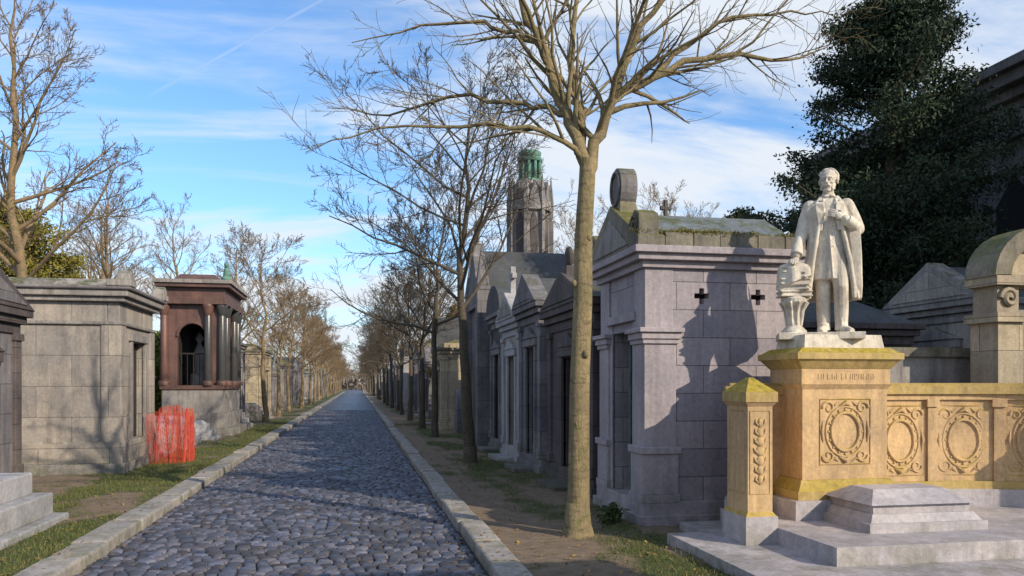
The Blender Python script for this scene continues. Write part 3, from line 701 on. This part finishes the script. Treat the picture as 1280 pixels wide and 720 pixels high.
def spline(pts,n=5):
    out=[]; P=[Vector((p[0],p[1],0)) for p in pts]; Q=[2*P[0]-P[1]]+P+[2*P[-1]-P[-2]]
    for i in range(1,len(Q)-2):
        for k in range(n):
            t=k/n; a,b_,c,d=Q[i-1:i+3]
            out.append(.5*((2*b_)+(c-a)*t+(2*a-5*b_+4*c-d)*t*t+(3*b_-a-3*c+d)*t**3))
    out.append(P[-1]); return [(p.x,p.y) for p in out]
LY=[(.31,.50,.17,'slab'),(.495,.58,.14,'lichen'),(.575,1.44,.105,'ochre'),(1.435,1.50,.135,'ochre'),(1.495,1.58,.17,'lichen'),(1.578,1.61,.13,'lichen')]
rw=spline([(5.06,7.5),(5.65,7.53),(6.1,7.51),(6.5,7.43),(6.9,7.24),(7.3,6.92),(7.6,6.45)])
lw=spline([(4.25,7.5),(4.02,7.46),(3.78,7.32),(3.62,7.08),(3.57,6.95)])
wall_path(rw,LY); wall_path(lw,LY)
def on_path(path,x):
    for i in range(len(path)-1):
        if (path[i][0]-x)*(path[i+1][0]-x)<=0 and path[i]!=path[i+1]:
            t=(x-path[i][0])/(path[i+1][0]-path[i][0]+1e-9); 
            d=Vector((path[i+1][0]-path[i][0],path[i+1][1]-path[i][1],0)).normalized()
            if d.x<0: d=-d
            return Vector((x,path[i][1]+t*(path[i+1][1]-path[i][1]),0)),d
for x,wd in ((5.56,.60),(6.30,.60),(6.94,.46),(7.38,.4)):
    p,d=on_path(rw,x); n=Vector((d.y,-d.x,0)); relief(p+n*.107+Vector((0,0,1.01)),d,n,wd,.74)
for x in (5.93,6.66,7.16):
    p,d=on_path(rw,x); n=Vector((d.y,-d.x,0)); b.T=Matrix.Translation(p)@Matrix.Rotation(math.atan2(d.y,d.x),4,'Z')
    b.box(-.05,.05,-.13,.13,.56,1.45,'ochre'); b.box(-.07,.07,-.15,.15,1.36,1.442,'ochre'); b.T=None
p,d=on_path(lw,3.86); n=Vector((d.y,-d.x,0))
if n.y>0: n=-n
relief(p+n*.107+Vector((0,0,1.01)),d,n,.34,.72)
def pillar(px,py):
    hx,hy=.12,.2
    b.box(px-hx-.035,px+hx+.035,py-hy-.035,py+hy+.035,.16,.42,'slab')
    b.frus(px,py,.418,.46,hx+.03,hy+.03,hx,hy,'ochre')
    b.box(px-hx,px+hx,py-hy,py+hy,.455,1.40,'ochre')
    b.frus(px,py,1.398,1.44,hx,hy,hx+.03,hy+.03,'ochre'); b.box(px-hx-.035,px+hx+.035,py-hy-.035,py+hy+.035,1.438,1.53,'lichen')
    b.frus(px,py,1.528,1.66,hx+.03,hy+.03,.02,.03,'lichen')
    for k in range(-3,4):
        b.ell((px,py-hy-.003,1.0+k*.085),(.046-.007*abs(k),.016,.046),'ochre',8)
        for s in (-1,1): b.tube([(px+s*.015,py-hy-.004,.97+k*.085),(px+s*.045,py-hy-.008,1.0+k*.085),(px+s*(.068-.008*abs(k)),py-hy-.002,1.035+k*.085)],[.006,.013,.004],5,'ochre')
    b.tube([(px-.095,py-hy,.62),(px+.095,py-hy,.62),(px+.095,py-hy,1.36),(px-.095,py-hy,1.36)],.009,4,'ochre',closed=True,smooth=False)
    b.tube([(px-hx,py-.15,.62),(px-hx,py+.15,.62),(px-hx,py+.15,1.36),(px-hx,py-.15,1.36)],.009,4,'ochre',closed=True,smooth=False)
pillar(3.53,6.78); pillar(7.68,6.3)
b.box(4.30,5.46,6.12,6.98,.315,.40,'slab'); b.frus(4.88,6.55,.398,.47,.55,.40,.50,.35,'slab'); b.box(4.40,5.36,6.22,6.88,.465,.55,'slab')
b.frus(4.88,6.55,.548,.66,.52,.37,.36,.16,'slab')
o=b.finish('pedestal_and_exedra',bevel=.009); setparent(o,rootm)

def build_statue():
    s=MB(); mt='marble'
    def ring(cx,cy,z,rx,ry,n=44,amp=0,fr=9,ph=0):
        out=[]
        for i in range(n):
            a=2*math.pi*i/n; k=1+amp*(math.sin(a*fr+ph)+.5*math.sin(a*(fr*2-3)+ph*1.7)); out.append((cx+rx*k*math.cos(a),cy+ry*k*math.sin(a),z))
        return out
    def limb(pts,rad,n=14):
        s.tube(pts,rad,n,mt); s.ell(pts[0],(rad[0],)*3,mt,12); s.ell(pts[-1],(rad[-1],)*3,mt,12)
    limb([(-.07,.01,.86),(-.065,-.01,.68),(-.05,-.02,.47),(-.045,.01,.25),(-.04,.02,.09)],[.10,.088,.070,.066,.060])
    limb([(.08,.0,.86),(.095,-.05,.68),(.105,-.09,.48),(.115,-.04,.26),(.12,.0,.09)],[.10,.088,.070,.066,.060])
    for x,y in ((-.04,.02),(.12,0)): s.tube([(x,y-.02,.12),(x,y-.02,.05)],[.058,.066],12,mt)
    for x,y in ((-.048,-.075),(.112,-.125)): s.tube([(x,y+.01,.5),(x,y+.045,.25),(x,y+.05,.09)],[.008,.010,.010],5,mt)
    for fx,fy,rot in ((-.05,-.01,-.25),(.13,-.03,.35)):
        dx,dy=math.sin(rot),-math.cos(rot)
        s.tube([(fx-dx*.07,fy-dy*.07,.04),(fx,fy,.05),(fx+dx*.1,fy+dy*.1,.04),(fx+dx*.18,fy+dy*.18,.028)],[.038,.046,.042,.028],12,mt)
    s.loft([ring(.02,.0,.56,.195,.15,44,.05,7,.3),ring(.02,.0,.64,.19,.148,44,.045,7,.3),ring(.015,0,.78,.175,.138,44,.035,7,.4),ring(.01,0,.92,.155,.122,44,.02,7,.5),
        ring(.0,0,1.03,.145,.112,44,.01,6,.5),ring(0,0,1.16,.16,.122,44),ring(0,.005,1.27,.172,.122,44),ring(0,.01,1.34,.16,.105,44),ring(0,.015,1.39,.11,.08,44),ring(0,.015,1.43,.06,.06,44)],mt)
    def cring(z,rx,ry,a0,a1,th,amp,fr,ph,cx=0.,cy=.0,n=40):
        o=[];i_=[]
        for k in range(n):
            a=a0+(a1-a0)*k/(n-1); m=1+amp*math.sin(a*fr+ph)
            o.append((cx+rx*m*math.cos(a),cy+ry*m*math.sin(a),z)); i_.append((cx+(rx*m-th)*math.cos(a),cy+(ry*m-th)*math.sin(a),z))
        return o+i_[::-1]
    A0,A1=-.95,math.pi+.95
    s.loft([cring(.36,.26,.2,A0+.35,A1-.45,.026,.08,9,.2,.035,.03),cring(.5,.25,.19,A0+.3,A1-.4,.026,.07,9,.2,.03,.03),cring(.75,.232,.175,A0+.15,A1-.2,.026,.05,9,.3,.02,.02),
        cring(1.0,.2,.15,A0,A1,.026,.035,9,.4,.01,.01),cring(1.2,.2,.142,A0-.1,A1+.1,.026,.02,7,.4,0,.01),cring(1.32,.18,.128,A0-.2,A1+.2,.026,0,7,.4,0,.012),cring(1.38,.125,.095,A0-.3,A1+.3,.026,0,7,.4,0,.015)],mt)
    for sx in (-1,1): s.ell((sx*.15,.01,1.315),(.075,.078,.07),mt)
    for sx in (-1,1):
        s.loft([[(sx*.05,-.05,1.42),(sx*.085,-.02,1.43),(sx*.09,-.035,1.40),(sx*.055,-.07,1.40)],[(sx*.05,-.115,1.33),(sx*.13,-.10,1.34),(sx*.135,-.118,1.33),(sx*.055,-.138,1.32)],
            [(sx*.045,-.125,1.22),(sx*.125,-.125,1.24),(sx*.13,-.142,1.24),(sx*.05,-.148,1.21)],[(sx*.07,-.12,1.05),(sx*.10,-.12,1.05),(sx*.10,-.135,1.05),(sx*.07,-.135,1.05)]],mt,False)
    s.tube([(-.10,-.12,1.1),(-.125,-.135,.95),(-.155,-.145,.75),(-.18,-.12,.5),(-.185,-.09,.37)],[.018,.02,.022,.022,.018],8,mt)
    s.tube([(.11,-.12,1.1),(.14,-.13,.95),(.18,-.125,.75),(.215,-.1,.5),(.225,-.08,.37)],[.018,.022,.024,.024,.02],8,mt)
    s.tube([(0,-.122,1.2),(.0,-.122,1.0),(.01,-.145,.8),(.025,-.158,.57)],[.006,.007,.009,.01],6,mt)
    for k in range(5): s.ell((.03,-.125-.004*k,1.17-k*.07),(.010,.008,.010),mt,8)
    for k in range(8):
        a=.15+k*.40; s.tube([(.02+.205*math.cos(a),.02+.155*math.sin(a),1.05),(.03+.238*math.cos(a+.05),.03+.18*math.sin(a+.05),.7),(.03+.268*math.cos(a),.03+.208*math.sin(a),.37)],[.005,.014,.02],6,mt)
    s.tube([(0,.01,1.38),(0,.0,1.50)],[.058,.05],14,mt); s.tube([(0,.012,1.39),(0,.008,1.445)],[.072,.062],16,mt)
    s.ell((-.03,-.066,1.41),(.028,.014,.016),mt,8); s.ell((.03,-.066,1.41),(.028,.014,.016),mt,8)
    s.T=Matrix.Translation((0,-.008,1.565))@Matrix.Rotation(R(-16),4,'Z')@Matrix.Rotation(R(8),4,'X')@Matrix.Scale(1.12,4)
    s.ell((0,.014,.035),(.072,.090,.080),mt,22); s.ell((0,-.018,-.028),(.054,.066,.078),mt,18)
    s.tube([(-.045,-.062,.034),(0,-.078,.040),(.045,-.062,.034)],[.010,.013,.010],8,mt)
    s.tube([(0,-.082,.028),(0,-.098,-.002),(0,-.104,-.012)],[.007,.010,.012],8,mt)
    for q in (-1,1):
        s.ell((q*.012,-.092,-.014),(.008,.009,.007),mt,8); s.ell((q*.027,-.071,.016),(.011,.008,.007),mt,8); s.ell((q*.038,-.058,-.014),(.018,.018,.018),mt,10)
        s.ell((q*.074,.012,.0),(.010,.018,.028),mt,10)
        s.tube([(0,-.090,-.030),(q*.018,-.087,-.034),(q*.034,-.074,-.046)],[.008,.009,.005],8,mt)
    s.ell((0,-.082,-.047),(.018,.010,.006),mt,8); s.ell((0,-.068,-.078),(.030,.026,.024),mt,12)
    rs=random.Random(5)
    for k in range(22):
        a=-math.pi/2+rs.uniform(-1.5,1.5); s.ell((.056*math.cos(a),-.012+.068*math.sin(a),-.075+rs.uniform(-.022,.02)+.03*abs(math.cos(a))),(.012,.011,.016),mt,6)
    for k in range(80):
        a=rs.uniform(-.25,math.pi+.25); th=rs.uniform(-.35,1.4); s.ell((.074*math.cos(a)*math.cos(th),.016+.092*math.sin(a)*math.cos(th),.036+.081*math.sin(th)),(.018,.018,.014),mt,6)
    s.T=None
    def hand(o,dr,palm,side,curl):
        o=Vector(o);dr=Vector(dr).normalized();pn=Vector(palm); pn=(pn-dr*pn.dot(dr)).normalized(); sd=dr.cross(pn).normalized()*side
        rot=Matrix((sd,dr,pn)).transposed()
        s.ell(tuple(o+dr*.040),(.038,.048,.017),mt,12,rot)
        for k,(off,ln) in enumerate(((-.029,.064),(-.010,.076),(.010,.072),(.028,.056))):
            p=o+dr*.075+sd*off; c=curl*(.8+.12*k); pts=[tuple(p)]
            for j in range(3):
                ang=c*(j+1)/2.2; p=p+(dr*math.cos(ang)+pn*math.sin(ang)+sd*off*1.5)*ln/3*1.1; pts.append(tuple(p))
            s.tube(pts,[.0098,.0098,.009,.0075],8,mt)
        p=o+dr*.018-sd*.034; s.tube([tuple(p),tuple(p-sd*.022+dr*.028+pn*.012),tuple(p-sd*.020+dr*.056+pn*.022)],[.012,.011,.0085],8,mt)
    limb([(-.165,.01,1.32),(-.215,.02,1.17),(-.25,.01,1.03)],[.072,.068,.062])
    limb([(-.25,.01,1.03),(-.285,-.06,.92),(-.305,-.12,.82)],[.062,.052,.042]); s.tube([(-.288,-.07,.905),(-.308,-.128,.81)],[.054,.060],14,mt)
    s.tube([(-.305,-.12,.82),(-.312,-.14,.79)],[.03,.026],10,mt)
    hand((-.312,-.14,.775),(-.2,-.8,-.25),(0,.1,-1),1,.5)
    limb([(.165,.01,1.32),(.225,.02,1.19),(.262,-.02,1.07)],[.074,.072,.068])
    limb([(.262,-.02,1.07),(.21,-.12,1.10),(.135,-.165,1.15)],[.066,.054,.042]); s.tube([(.215,-.115,1.10),(.145,-.163,1.145)],[.058,.056],14,mt)
    s.tube([(.14,-.165,1.148),(.11,-.172,1.165)],[.028,.025],10,mt)
    hand((.115,-.172,1.165),(-.85,-.05,.42),(-.1,1,0),1,.35)
    s.loft([[(.22+x*.055,-.02+y*.09,1.1) for x,y in ((-1,-1),(1,-1),(1.2,0),(1,1),(-1,1))],[(.245+x*.045,.0+y*.10,.8) for x,y in ((-1,-1),(1,-1),(1.4,0),(1,1),(-1,1))],[(.255+x*.042,.02+y*.11,.5) for x,y in ((-1,-1),(1,-1),(1.5,0),(1,1),(-1,1))],[(.26+x*.035,.03+y*.09,.37) for x,y in ((-1,-1),(1,-1),(1.5,0),(1,1),(-1,1))]],mt,True)
    cx,cy=-.33,-.12
    s.lathe(cx,cy,[(.12,0),(.12,.04),(.10,.06),(.075,.09),(.07,.2),(.085,.28),(.12,.33),(.125,.37),(.10,.385)],24,mt)
    for k in range(10):
        a=k*2*math.pi/10; s.tube([(cx+.072*math.cos(a),cy+.072*math.sin(a),.1),(cx+.088*math.cos(a),cy+.088*math.sin(a),.25),(cx+.135*math.cos(a),cy+.135*math.sin(a),.33)],[.01,.014,.012],6,mt)
    for (z,ang,hx,hy) in ((.385,.2,.15,.11),(.45,-.15,.145,.105),(.51,.1,.14,.10),(.57,-.3,.13,.095),(.63,.2,.13,.09)):
        s.T=Matrix.Translation((cx,cy,0))@Matrix.Rotation(ang,4,'Z'); s.box(-hx,hx,-hy,hy,z,z+.016,mt); s.box(-hx+.012,hx-.012,-hy+.012,hy-.012,z+.01,z+.05,mt); s.box(-hx,hx,-hy,hy,z+.044,z+.06,mt)
    s.T=None
    def dr(z,rx,ry,amp): return [(cx+rx*(1+amp*math.sin(7*a+.6))*math.cos(a),cy+ry*(1+amp*math.sin(7*a+.6))*math.sin(a),z+(.07*math.cos(a) if z<.66 else 0)) for a in [2*math.pi*i/44 for i in range(44)]]
    s.loft([dr(.53,.165,.135,.07),dr(.60,.160,.13,.06),dr(.67,.155,.125,.04),dr(.71,.135,.105,.02),dr(.735,.07,.055,.0)],mt)
    s.box(-.48,.30,-.28,.22,-.05,.018,mt)
    st=s.finish('marble_figure',fix=True)
    rm=st.modifiers.new('rm','REMESH'); rm.mode='VOXEL'; rm.voxel_size=.005; rm.use_smooth_shade=True
    sm=st.modifiers.new('sm','SMOOTH'); sm.factor=.5; sm.iterations=2
    return st
st=build_statue()
rootst=bpy.data.objects.new('marble_statue',None); link(rootst); rootst.location=(4.66,7.30,2.09); rootst.rotation_euler=(0,0,R(-26)); rootst.scale=(1.02,1.02,.985); st.parent=rootst

# ------------------------------------------------------------ red mesh barrier
M['rednet']=simple('red_plastic_net',(.66,.09,.055),(.5,.06,.035),.5)
V=[];F=[];nu,nv=150,46
path=[(-4.15,17.35),(-3.55,17.2),(-3.2,16.75),(-3.3,16.2),(-3.85,16.05)]
pp=spline(path,14); seg=[0]
for i in range(1,len(pp)): seg.append(seg[-1]+math.dist(pp[i],pp[i-1]))
for i in range(nu+1):
    t=seg[-1]*i/nu; k=max(j for j in range(len(seg)) if seg[j]<=t+1e-9); k=min(k,len(pp)-2); q=(t-seg[k])/(seg[k+1]-seg[k])
    x=pp[k][0]+q*(pp[k+1][0]-pp[k][0]); y=pp[k][1]+q*(pp[k+1][1]-pp[k][1])
    for j in range(nv+1):
        z=j/nv; top=1.0+.05*math.sin(i*.21)-.07*math.sin(i*.08+1)
        wv=.04*math.sin(i*.35+z*2)+.02*math.sin(i*.9+z*4)
        V.append((x+wv*.8,y+wv,.08+z*top))
for i in range(nu):
    for j in range(nv): a=i*(nv+1)+j; F.append((a,a+nv+1,a+nv+2,a+1))
me=bpy.data.meshes.new('net'); me.from_pydata(V,[],F); me.materials.append(M['rednet'])
fn=link(bpy.data.objects.new('red_safety_fence',me)); wf=fn.modifiers.new('w','WIREFRAME'); wf.thickness=.0055; wf.use_replace=True
b=MB(); M['postm']=simple('fence_post_metal',(.3,.12,.05),None,.6)
for (x,y) in ((-3.55,17.2),(-3.22,16.7),(-3.35,16.2)): b.tube([(x,y,0),(x,y,1.12)],.015,8,'postm')
o=b.finish('posts'); o.parent=fn

# ------------------------------------------------------------ bare trees
def barkm(name,c1,c2,c3):
    t=NT(name); col=t.mix(t.ramp(t.noise(5,9,.75,t.mapped((1,1,.5))),.38,.62),c1,c2)
    col=t.mix(t.ramp(t.noise(9,8,.8),.5,.6,0,.85),col,c3)
    col=t.mix(t.ramp(t.noise(1.,6,.7,t.mapped((9,9,30))),.52,.66,0,.7),col,(c2[0]*.35,c2[1]*.35,c2[2]*.35))
    t.l(col,t.b.inputs['Base Color']); t.b.inputs['Roughness'].default_value=.9
    t.l(t.bump(t.noise(25,8,.7,t.mapped((2,2,.6))),1.,.03),t.b.inputs['Normal']); return t.m
M['bark1']=barkm('pale_bark',(.34,.26,.14),(.19,.15,.09),(.17,.165,.06))
M['bark2']=barkm('dark_bark',(.12,.09,.065),(.065,.05,.042),(.09,.09,.04))
M['bark3']=barkm('russet_bark',(.32,.22,.12),(.18,.125,.08),(.18,.16,.07))
KN={0:9,1:8,2:7,3:6}
def grow(mb,rng,p,d,L,r,lvl,mx,mat,up=.05,rm=.0035):
    p=Vector(p); d=Vector(d).normalized(); n=6 if lvl<=1 else (5 if lvl<mx else 3)
    pts=[p.copy()];rad=[r]; dirs=[d.copy()]
    for i in range(n):
        d=(d+Vector((rng.gauss(0,.14),rng.gauss(0,.14),rng.gauss(0,.10)+up))).normalized()
        p=p+d*L/n; pts.append(p.copy()); rad.append(max(rm*.8,r*(1-.75*(i+1)/n))); dirs.append(d.copy())
    mb.tube([tuple(q) for q in pts],rad,7 if r>.04 else (5 if r>.014 else 3),mat,cap=False)
    if lvl<mx: kids(mb,rng,pts,rad,dirs,L,lvl,mx,mat,up,rm)
def kids(mb,rng,pts,rad,dirs,L,lvl,mx,mat,up,rm=.0035,dens=1.,t0=.18):
    n=len(pts)-1; k=max(2,int(KN[lvl]*dens*rng.uniform(.8,1.2)))
    for c in range(k):
        t=min(t0+(1-t0)*(c+rng.random()*.9)/k,.99); i=min(int(t*n),n-1); q=t*n-i
        pp=pts[i].lerp(pts[i+1],q); rr=rad[i]*(1-q)+rad[i+1]*q; d=dirs[i]
        ax=d.orthogonal().normalized(); ax.rotate(Matrix.Rotation(rng.uniform(0,6.28),3,d)); nd=d.copy(); nd.rotate(Matrix.Rotation(rng.uniform(.4,.95),3,ax))
        grow(mb,rng,pp,nd,L*rng.uniform(.28,.52)*(1.2-.6*t),max(rm,min(rr*.7,rr*rng.uniform(.4,.65))),lvl+1,mx,mat,up,rm)
def tree(seed,mat,h0,hh,r,nb,spread,sweep=(0,0),rm=.0045,elb=.45):
    t=MB(); rg=random.Random(seed); P=[];x=y=0; N=16; top=hh*.86
    for i in range(N):
        z=top*i/(N-1)
        if i: x+=rg.gauss(sweep[0]*.05,.02+.05*(z>h0)); y+=rg.gauss(sweep[1]*.05,.02+.05*(z>h0))
        P.append(Vector((x,y,z)))
    rad=[r*(1.1-.95*(i/(N-1))**.9) for i in range(N)]
    t.tube([tuple(p) for p in P],rad,9,mat,cap=False); t.lathe(0,0,[(r*1.6,-.05),(r*1.3,.08),(r*1.12,.25),(r*1.08,.4)],12,mat)
    for k in range(nb):
        z=h0+(top-h0)*((k+rg.random()*.6)/nb)**1.1; q=z/top*(N-1); i=min(int(q),N-2); p=P[i].lerp(P[i+1],q-i); f=(z-h0)/(top-h0)
        a=k*2.4+rg.uniform(-.5,.5); el=rg.uniform(elb-.12,elb+.3)+f*.4
        d=(math.cos(a)*math.cos(el)+sweep[0]*.3,math.sin(a)*math.cos(el)+sweep[1]*.3,math.sin(el))
        grow(t,rg,p,d,spread*rg.uniform(.75,1.15)*(1-.45*f),rad[i]*rg.uniform(.42,.62),1,4,mat,.05,rm)
    o=t.finish('bare_tree',fix=False); me=o.data; bpy.data.objects.remove(o); return me
def branch(mb,rng,pts,rads,mat,mx,dens=1.):
    P=[Vector(p) for p in pts]; Q=[2*P[0]-P[1]]+P+[2*P[-1]-P[-2]]; out=[];rr=[]
    for i in range(1,len(Q)-2):
        for k in range(3):
            t=k/3; a,b_,c,d=Q[i-1:i+3]
            j=Vector((rng.gauss(0,.018),rng.gauss(0,.018),rng.gauss(0,.018))) if (i>1 or k>0) and dens>0 else Vector()
            out.append(.5*((2*b_)+(c-a)*t+(2*a-5*b_+4*c-d)*t*t+(3*b_-a-3*c+d)*t**3)+j); rr.append(rads[i-1]*(1-t)+rads[i]*t)
    out.append(P[-1]); rr.append(rads[-1])
    mb.tube([tuple(q) for q in out],rr,10 if rads[0]>.06 else 7,mat,cap=False)
    if dens>0:
        dirs=[(out[min(i+1,len(out)-1)]-out[max(i-1,0)]).normalized() for i in range(len(out))]
        L=sum((out[i+1]-out[i]).length for i in range(len(out)-1))
        kids(mb,rng,out,rr,dirs,L*.85,1,mx,mat,.05,.003,dens,t0=.15)
t=MB(); rg=random.Random(11); m='bark1'
branch(t,rg,[(0,0,0),(.012,0,.8),(.02,.01,1.6),(.05,.0,2.4),(.06,0,3.1),(.09,0,3.6),(.1,0,3.85)],[.124,.108,.102,.097,.090,.084,.08],m,1,0)
for (z,a,rr) in ((1.9,-1.2,.035),(2.6,-2.6,.03),(3.05,-.8,.03),(1.2,-2.2,.025)): t.ell((.04+.09*math.cos(a),.09*math.sin(a),z),(rr,rr,rr*1.3),m,8)
t.lathe(0,0,[(.22,-.05),(.17,.08),(.135,.2),(.114,.42)],14,m)
BR=[([(.1,0,3.75),(-.02,0,4.1),(-.18,.02,4.45),(-.34,.05,4.96),(-.56,.05,5.45),(-.7,.1,6.1),(-.75,.1,7.0)],[.066,.057,.050,.043,.034,.022,.008],1.8),
 ([(.1,0,3.7),(.16,.0,4.0),(.34,.08,4.4),(.62,.12,4.66),(1.1,.2,4.9),(1.7,.25,4.98),(2.2,.3,4.95),(2.62,.3,5.1)],[.066,.060,.050,.042,.034,.025,.016,.005],2.3),
 ([(.3,.06,4.34),(.45,0,4.7),(.56,-.05,5.0),(.86,-.1,5.45),(1.26,-.2,5.9),(1.6,-.2,6.5)],[.042,.037,.032,.026,.018,.006],1.7),
 ([(.09,0,3.85),(.02,.1,4.3),(-.04,.2,4.9),(.0,.3,5.5),(.12,.3,6.2),(.1,.3,7.0)],[.044,.038,.031,.025,.017,.006],1.5),
 ([(-.12,.02,4.3),(-.35,.15,4.42),(-.66,.2,4.5),(-1.3,.3,4.58),(-1.94,.4,4.42),(-2.6,.4,4.5)],[.033,.029,.024,.018,.011,.004],1.8),
 ([(.06,0,3.85),(-.15,-.1,3.98),(-.5,-.2,4.10),(-1.14,-.3,4.08),(-1.94,-.4,4.02),(-2.62,-.4,3.80)],[.031,.028,.023,.017,.010,.004],1.6),
 ([(-.34,.05,4.96),(-.6,.1,5.14),(-.98,.1,5.26),(-1.6,.2,5.24),(-2.3,.2,5.10)],[.030,.025,.019,.012,.004],1.6),
 ([(.8,.15,4.76),(1.15,.2,5.08),(1.6,.2,5.32),(2.2,.2,5.42),(2.7,.2,5.35)],[.030,.025,.018,.011,.004],1.8),
 ([(.2,.03,4.1),(.35,-.4,4.5),(.5,-.9,5.0),(.7,-1.4,5.5)],[.034,.026,.018,.006],1.3),
 ([(0,.05,4.1),(.1,.5,4.5),(-.1,1.1,4.9),(-.2,1.8,5.4)],[.034,.026,.018,.006],1.3),
 ([(-.25,.03,4.7),(-.5,-.4,5.1),(-.9,-.9,5.5),(-1.3,-1.2,5.8)],[.028,.022,.015,.005],1.3),
 ([(.5,.1,4.56),(.75,.5,4.8),(1.3,.9,5.1),(1.9,1.1,5.3)],[.028,.022,.015,.005],1.5)]
for pts,rd,dn in BR: branch(t,rg,pts,rd,m,3,dn)
t.finish('bare_tree',(2.17,7.73,0),fix=False,rotz=-YAW,world=False)
variants=[tree(21,'bark2',2.9,7.5,.115,20,3.5,(-.5,0),.0052),tree(22,'bark2',2.7,7.4,.10,18,3.2,(-.3,.1),.006),tree(23,'bark2',2.6,7.3,.11,19,3.1,rm=.007),tree(24,'bark3',2.8,7.5,.11,17,3.1,rm=.007)]
big=[tree(31,'bark3',3.6,11.5,.16,24,3.3,rm=.006),tree(35,'bark3',3.8,11.5,.18,22,3.8,rm=.007)]
def put(me,x,y,s=1.,rz=0,name='bare_tree'):
    o=bpy.data.objects.new(name,me); link(o); o.location=(x,y,0); o.scale=(s,s,s*random.uniform(.95,1.08)); o.rotation_euler=(0,0,rz); return o
put(variants[0],2.12,15.1,1,0); put(variants[1],2.18,22.8,1,.8); put(variants[2],2.2,27.5,.95,2)
y=33.5;i=0
while y<190:
    put(variants[i%3],2.2+random.uniform(-.15,.15),y,random.uniform(.85,1.05),random.uniform(0,6)); y+=random.uniform(5,7); i+=1
y=33
while y<190:
    put(variants[3],-3.5+random.uniform(-.2,.15),y,random.uniform(.85,1.05),random.uniform(0,6)); y+=random.uniform(5,7); i+=1
put(big[0],-7.8,20.8,1.05,0); put(big[1],-12.5,24,1.0,1.3)
put(big[1],-13.5,46,1.1,2); put(big[0],-10.5,52,1.1,1); put(big[1],-8.5,60,1.05,0); put(big[0],-18,58,1.1,4); put(big[1],-24,50,1.1,5); put(big[0],-11.5,40,1.0,3)
for (x,y,s) in ((17,42,1.1),(14,50,1.1),(22,48,1.2),(10,48,.8),(11,62,.9),(26,60,1.1),(7,70,.9),(30,45,1),(12.5,36,.9)): put(big[random.randint(0,1)],x,y,s,random.uniform(0,6))
rngd=random.Random(9)
for k in range(46):
    a=rngd.uniform(-.75,.75); dd=rngd.uniform(110,210); x=dd*math.sin(a); yy=dd*math.cos(a)
    if -6<x<4.5 and yy<195: continue
    put(big[k%2],x,yy,rngd.uniform(.7,1.05),rngd.uniform(0,6))
for k in range(5): put(variants[3],-5+2.6*k,214+3*(k%2),.85,k)
# hazy belt of distant woodland closing the avenue
rs=np.random.RandomState(8); n=26000
PX_=rs.uniform(-60,60,n); hh_=3.5+2.2*np.array([mnoise.noise(Vector((x*.12,0,5))) for x in PX_]); PP=np.stack([PX_,rs.uniform(222,240,n),rs.rand(n)**1.3*hh_*1.4],1); tt=rs.rand(n,1)
link(bpy.data.objects.new('distant_trees',cards('distant_trees',PP,1.0,np.array([[.16,.13,.12]])*(1-tt)+np.array([[.28,.24,.2]])*tt,'leaf',up=(0,0,.8))))

# ------------------------------------------------------------ evergreen trees
def evergreen(name,cx,cy,z0,z1,rad,n,size,cA,cB,lobes=90):
    rs=np.random.RandomState(int(abs(cx)*10)+n); br=[]; P=[];T=[]; per=n//lobes
    for k in range(lobes):
        t=rs.rand()**.9; a=rs.rand()*6.283; L=rad*(math.sin(math.pi*min(1,t*.8+.2))**.6)*rs.uniform(.6,1.15)
        base=np.array([cx,cy,z0+(z1-z0)*t*.93]); rise=rs.uniform(.0,.5)
        tip=base+np.array([math.cos(a)*L,math.sin(a)*L,L*rise+.2*min(1,rad)]); br.append((base,tip)); tone=rs.rand()
        u=rs.rand(per)**.7; q=base+(tip-base)*u[:,None]; w=(.10*min(1,rad)+.42*np.sin(np.pi*np.clip(u*.85+.1,0,1))*rad*.28)
        off=rs.randn(per,3)*[1,1,.45]*w[:,None]*.75; off[:,2]-=.25*w
        P.append(q+off); T.append(np.clip(tone*.55+.45*rs.rand(per)+off[:,2]*.4,0,1))
    P=np.concatenate(P); T=np.concatenate(T)[:,None]
    me=cards(name,P,size,np.array([cA])*(1-T)+np.array([cB])*T,up=(0,0,-.5)); o=link(bpy.data.objects.new(name,me))
    b=MB(); b.tube([(cx,cy,0),(cx+.02*rad,cy,z0+(z1-z0)*.5),(cx,cy,z1-.2*rad)],[rad*.085,rad*.06,.01],8,'bark2')
    for p,q in br: b.tube([tuple(p),tuple(q)],[.017*rad,.005*rad],4,'bark2')
    t_=b.finish('trunk',fix=False); t_.parent=o
    return o
evergreen('yew_tree',10.55,14.4,1.6,9.8,2.3,150000,.09,(.010,.024,.012),(.032,.055,.022),170)
evergreen('conifer_tree',12.6,24.5,1.5,7.6,1.7,26000,.13,(.015,.03,.012),(.045,.06,.02),70)
evergreen('conifer_tree',14.3,23.0,1.5,8.9,1.5,24000,.13,(.015,.03,.012),(.04,.055,.02),70)
evergreen('conifer_tree',16.3,21.0,1.5,8.5,1.6,18000,.15,(.015,.03,.012),(.04,.055,.02),60)
evergreen('cedar_tree',-10.6,27.5,1.2,7.4,2.7,50000,.13,(.08,.09,.015),(.28,.23,.03),90)
evergreen('cedar_tree',-15,28.5,1.2,8.6,3.0,30000,.16,(.08,.09,.015),(.25,.21,.03),70)
evergreen('shrub',-7.0,30.5,.2,3.6,1.1,9000,.12,(.08,.11,.015),(.20,.22,.035),30)
evergreen('shrub',2.70,8.3,.02,.30,.16,900,.05,(.04,.07,.02),(.08,.1,.03),20)
evergreen('shrub',4.1,33,.2,5.0,1.1,8000,.15,(.16,.12,.02),(.30,.2,.03),30)
print('done')
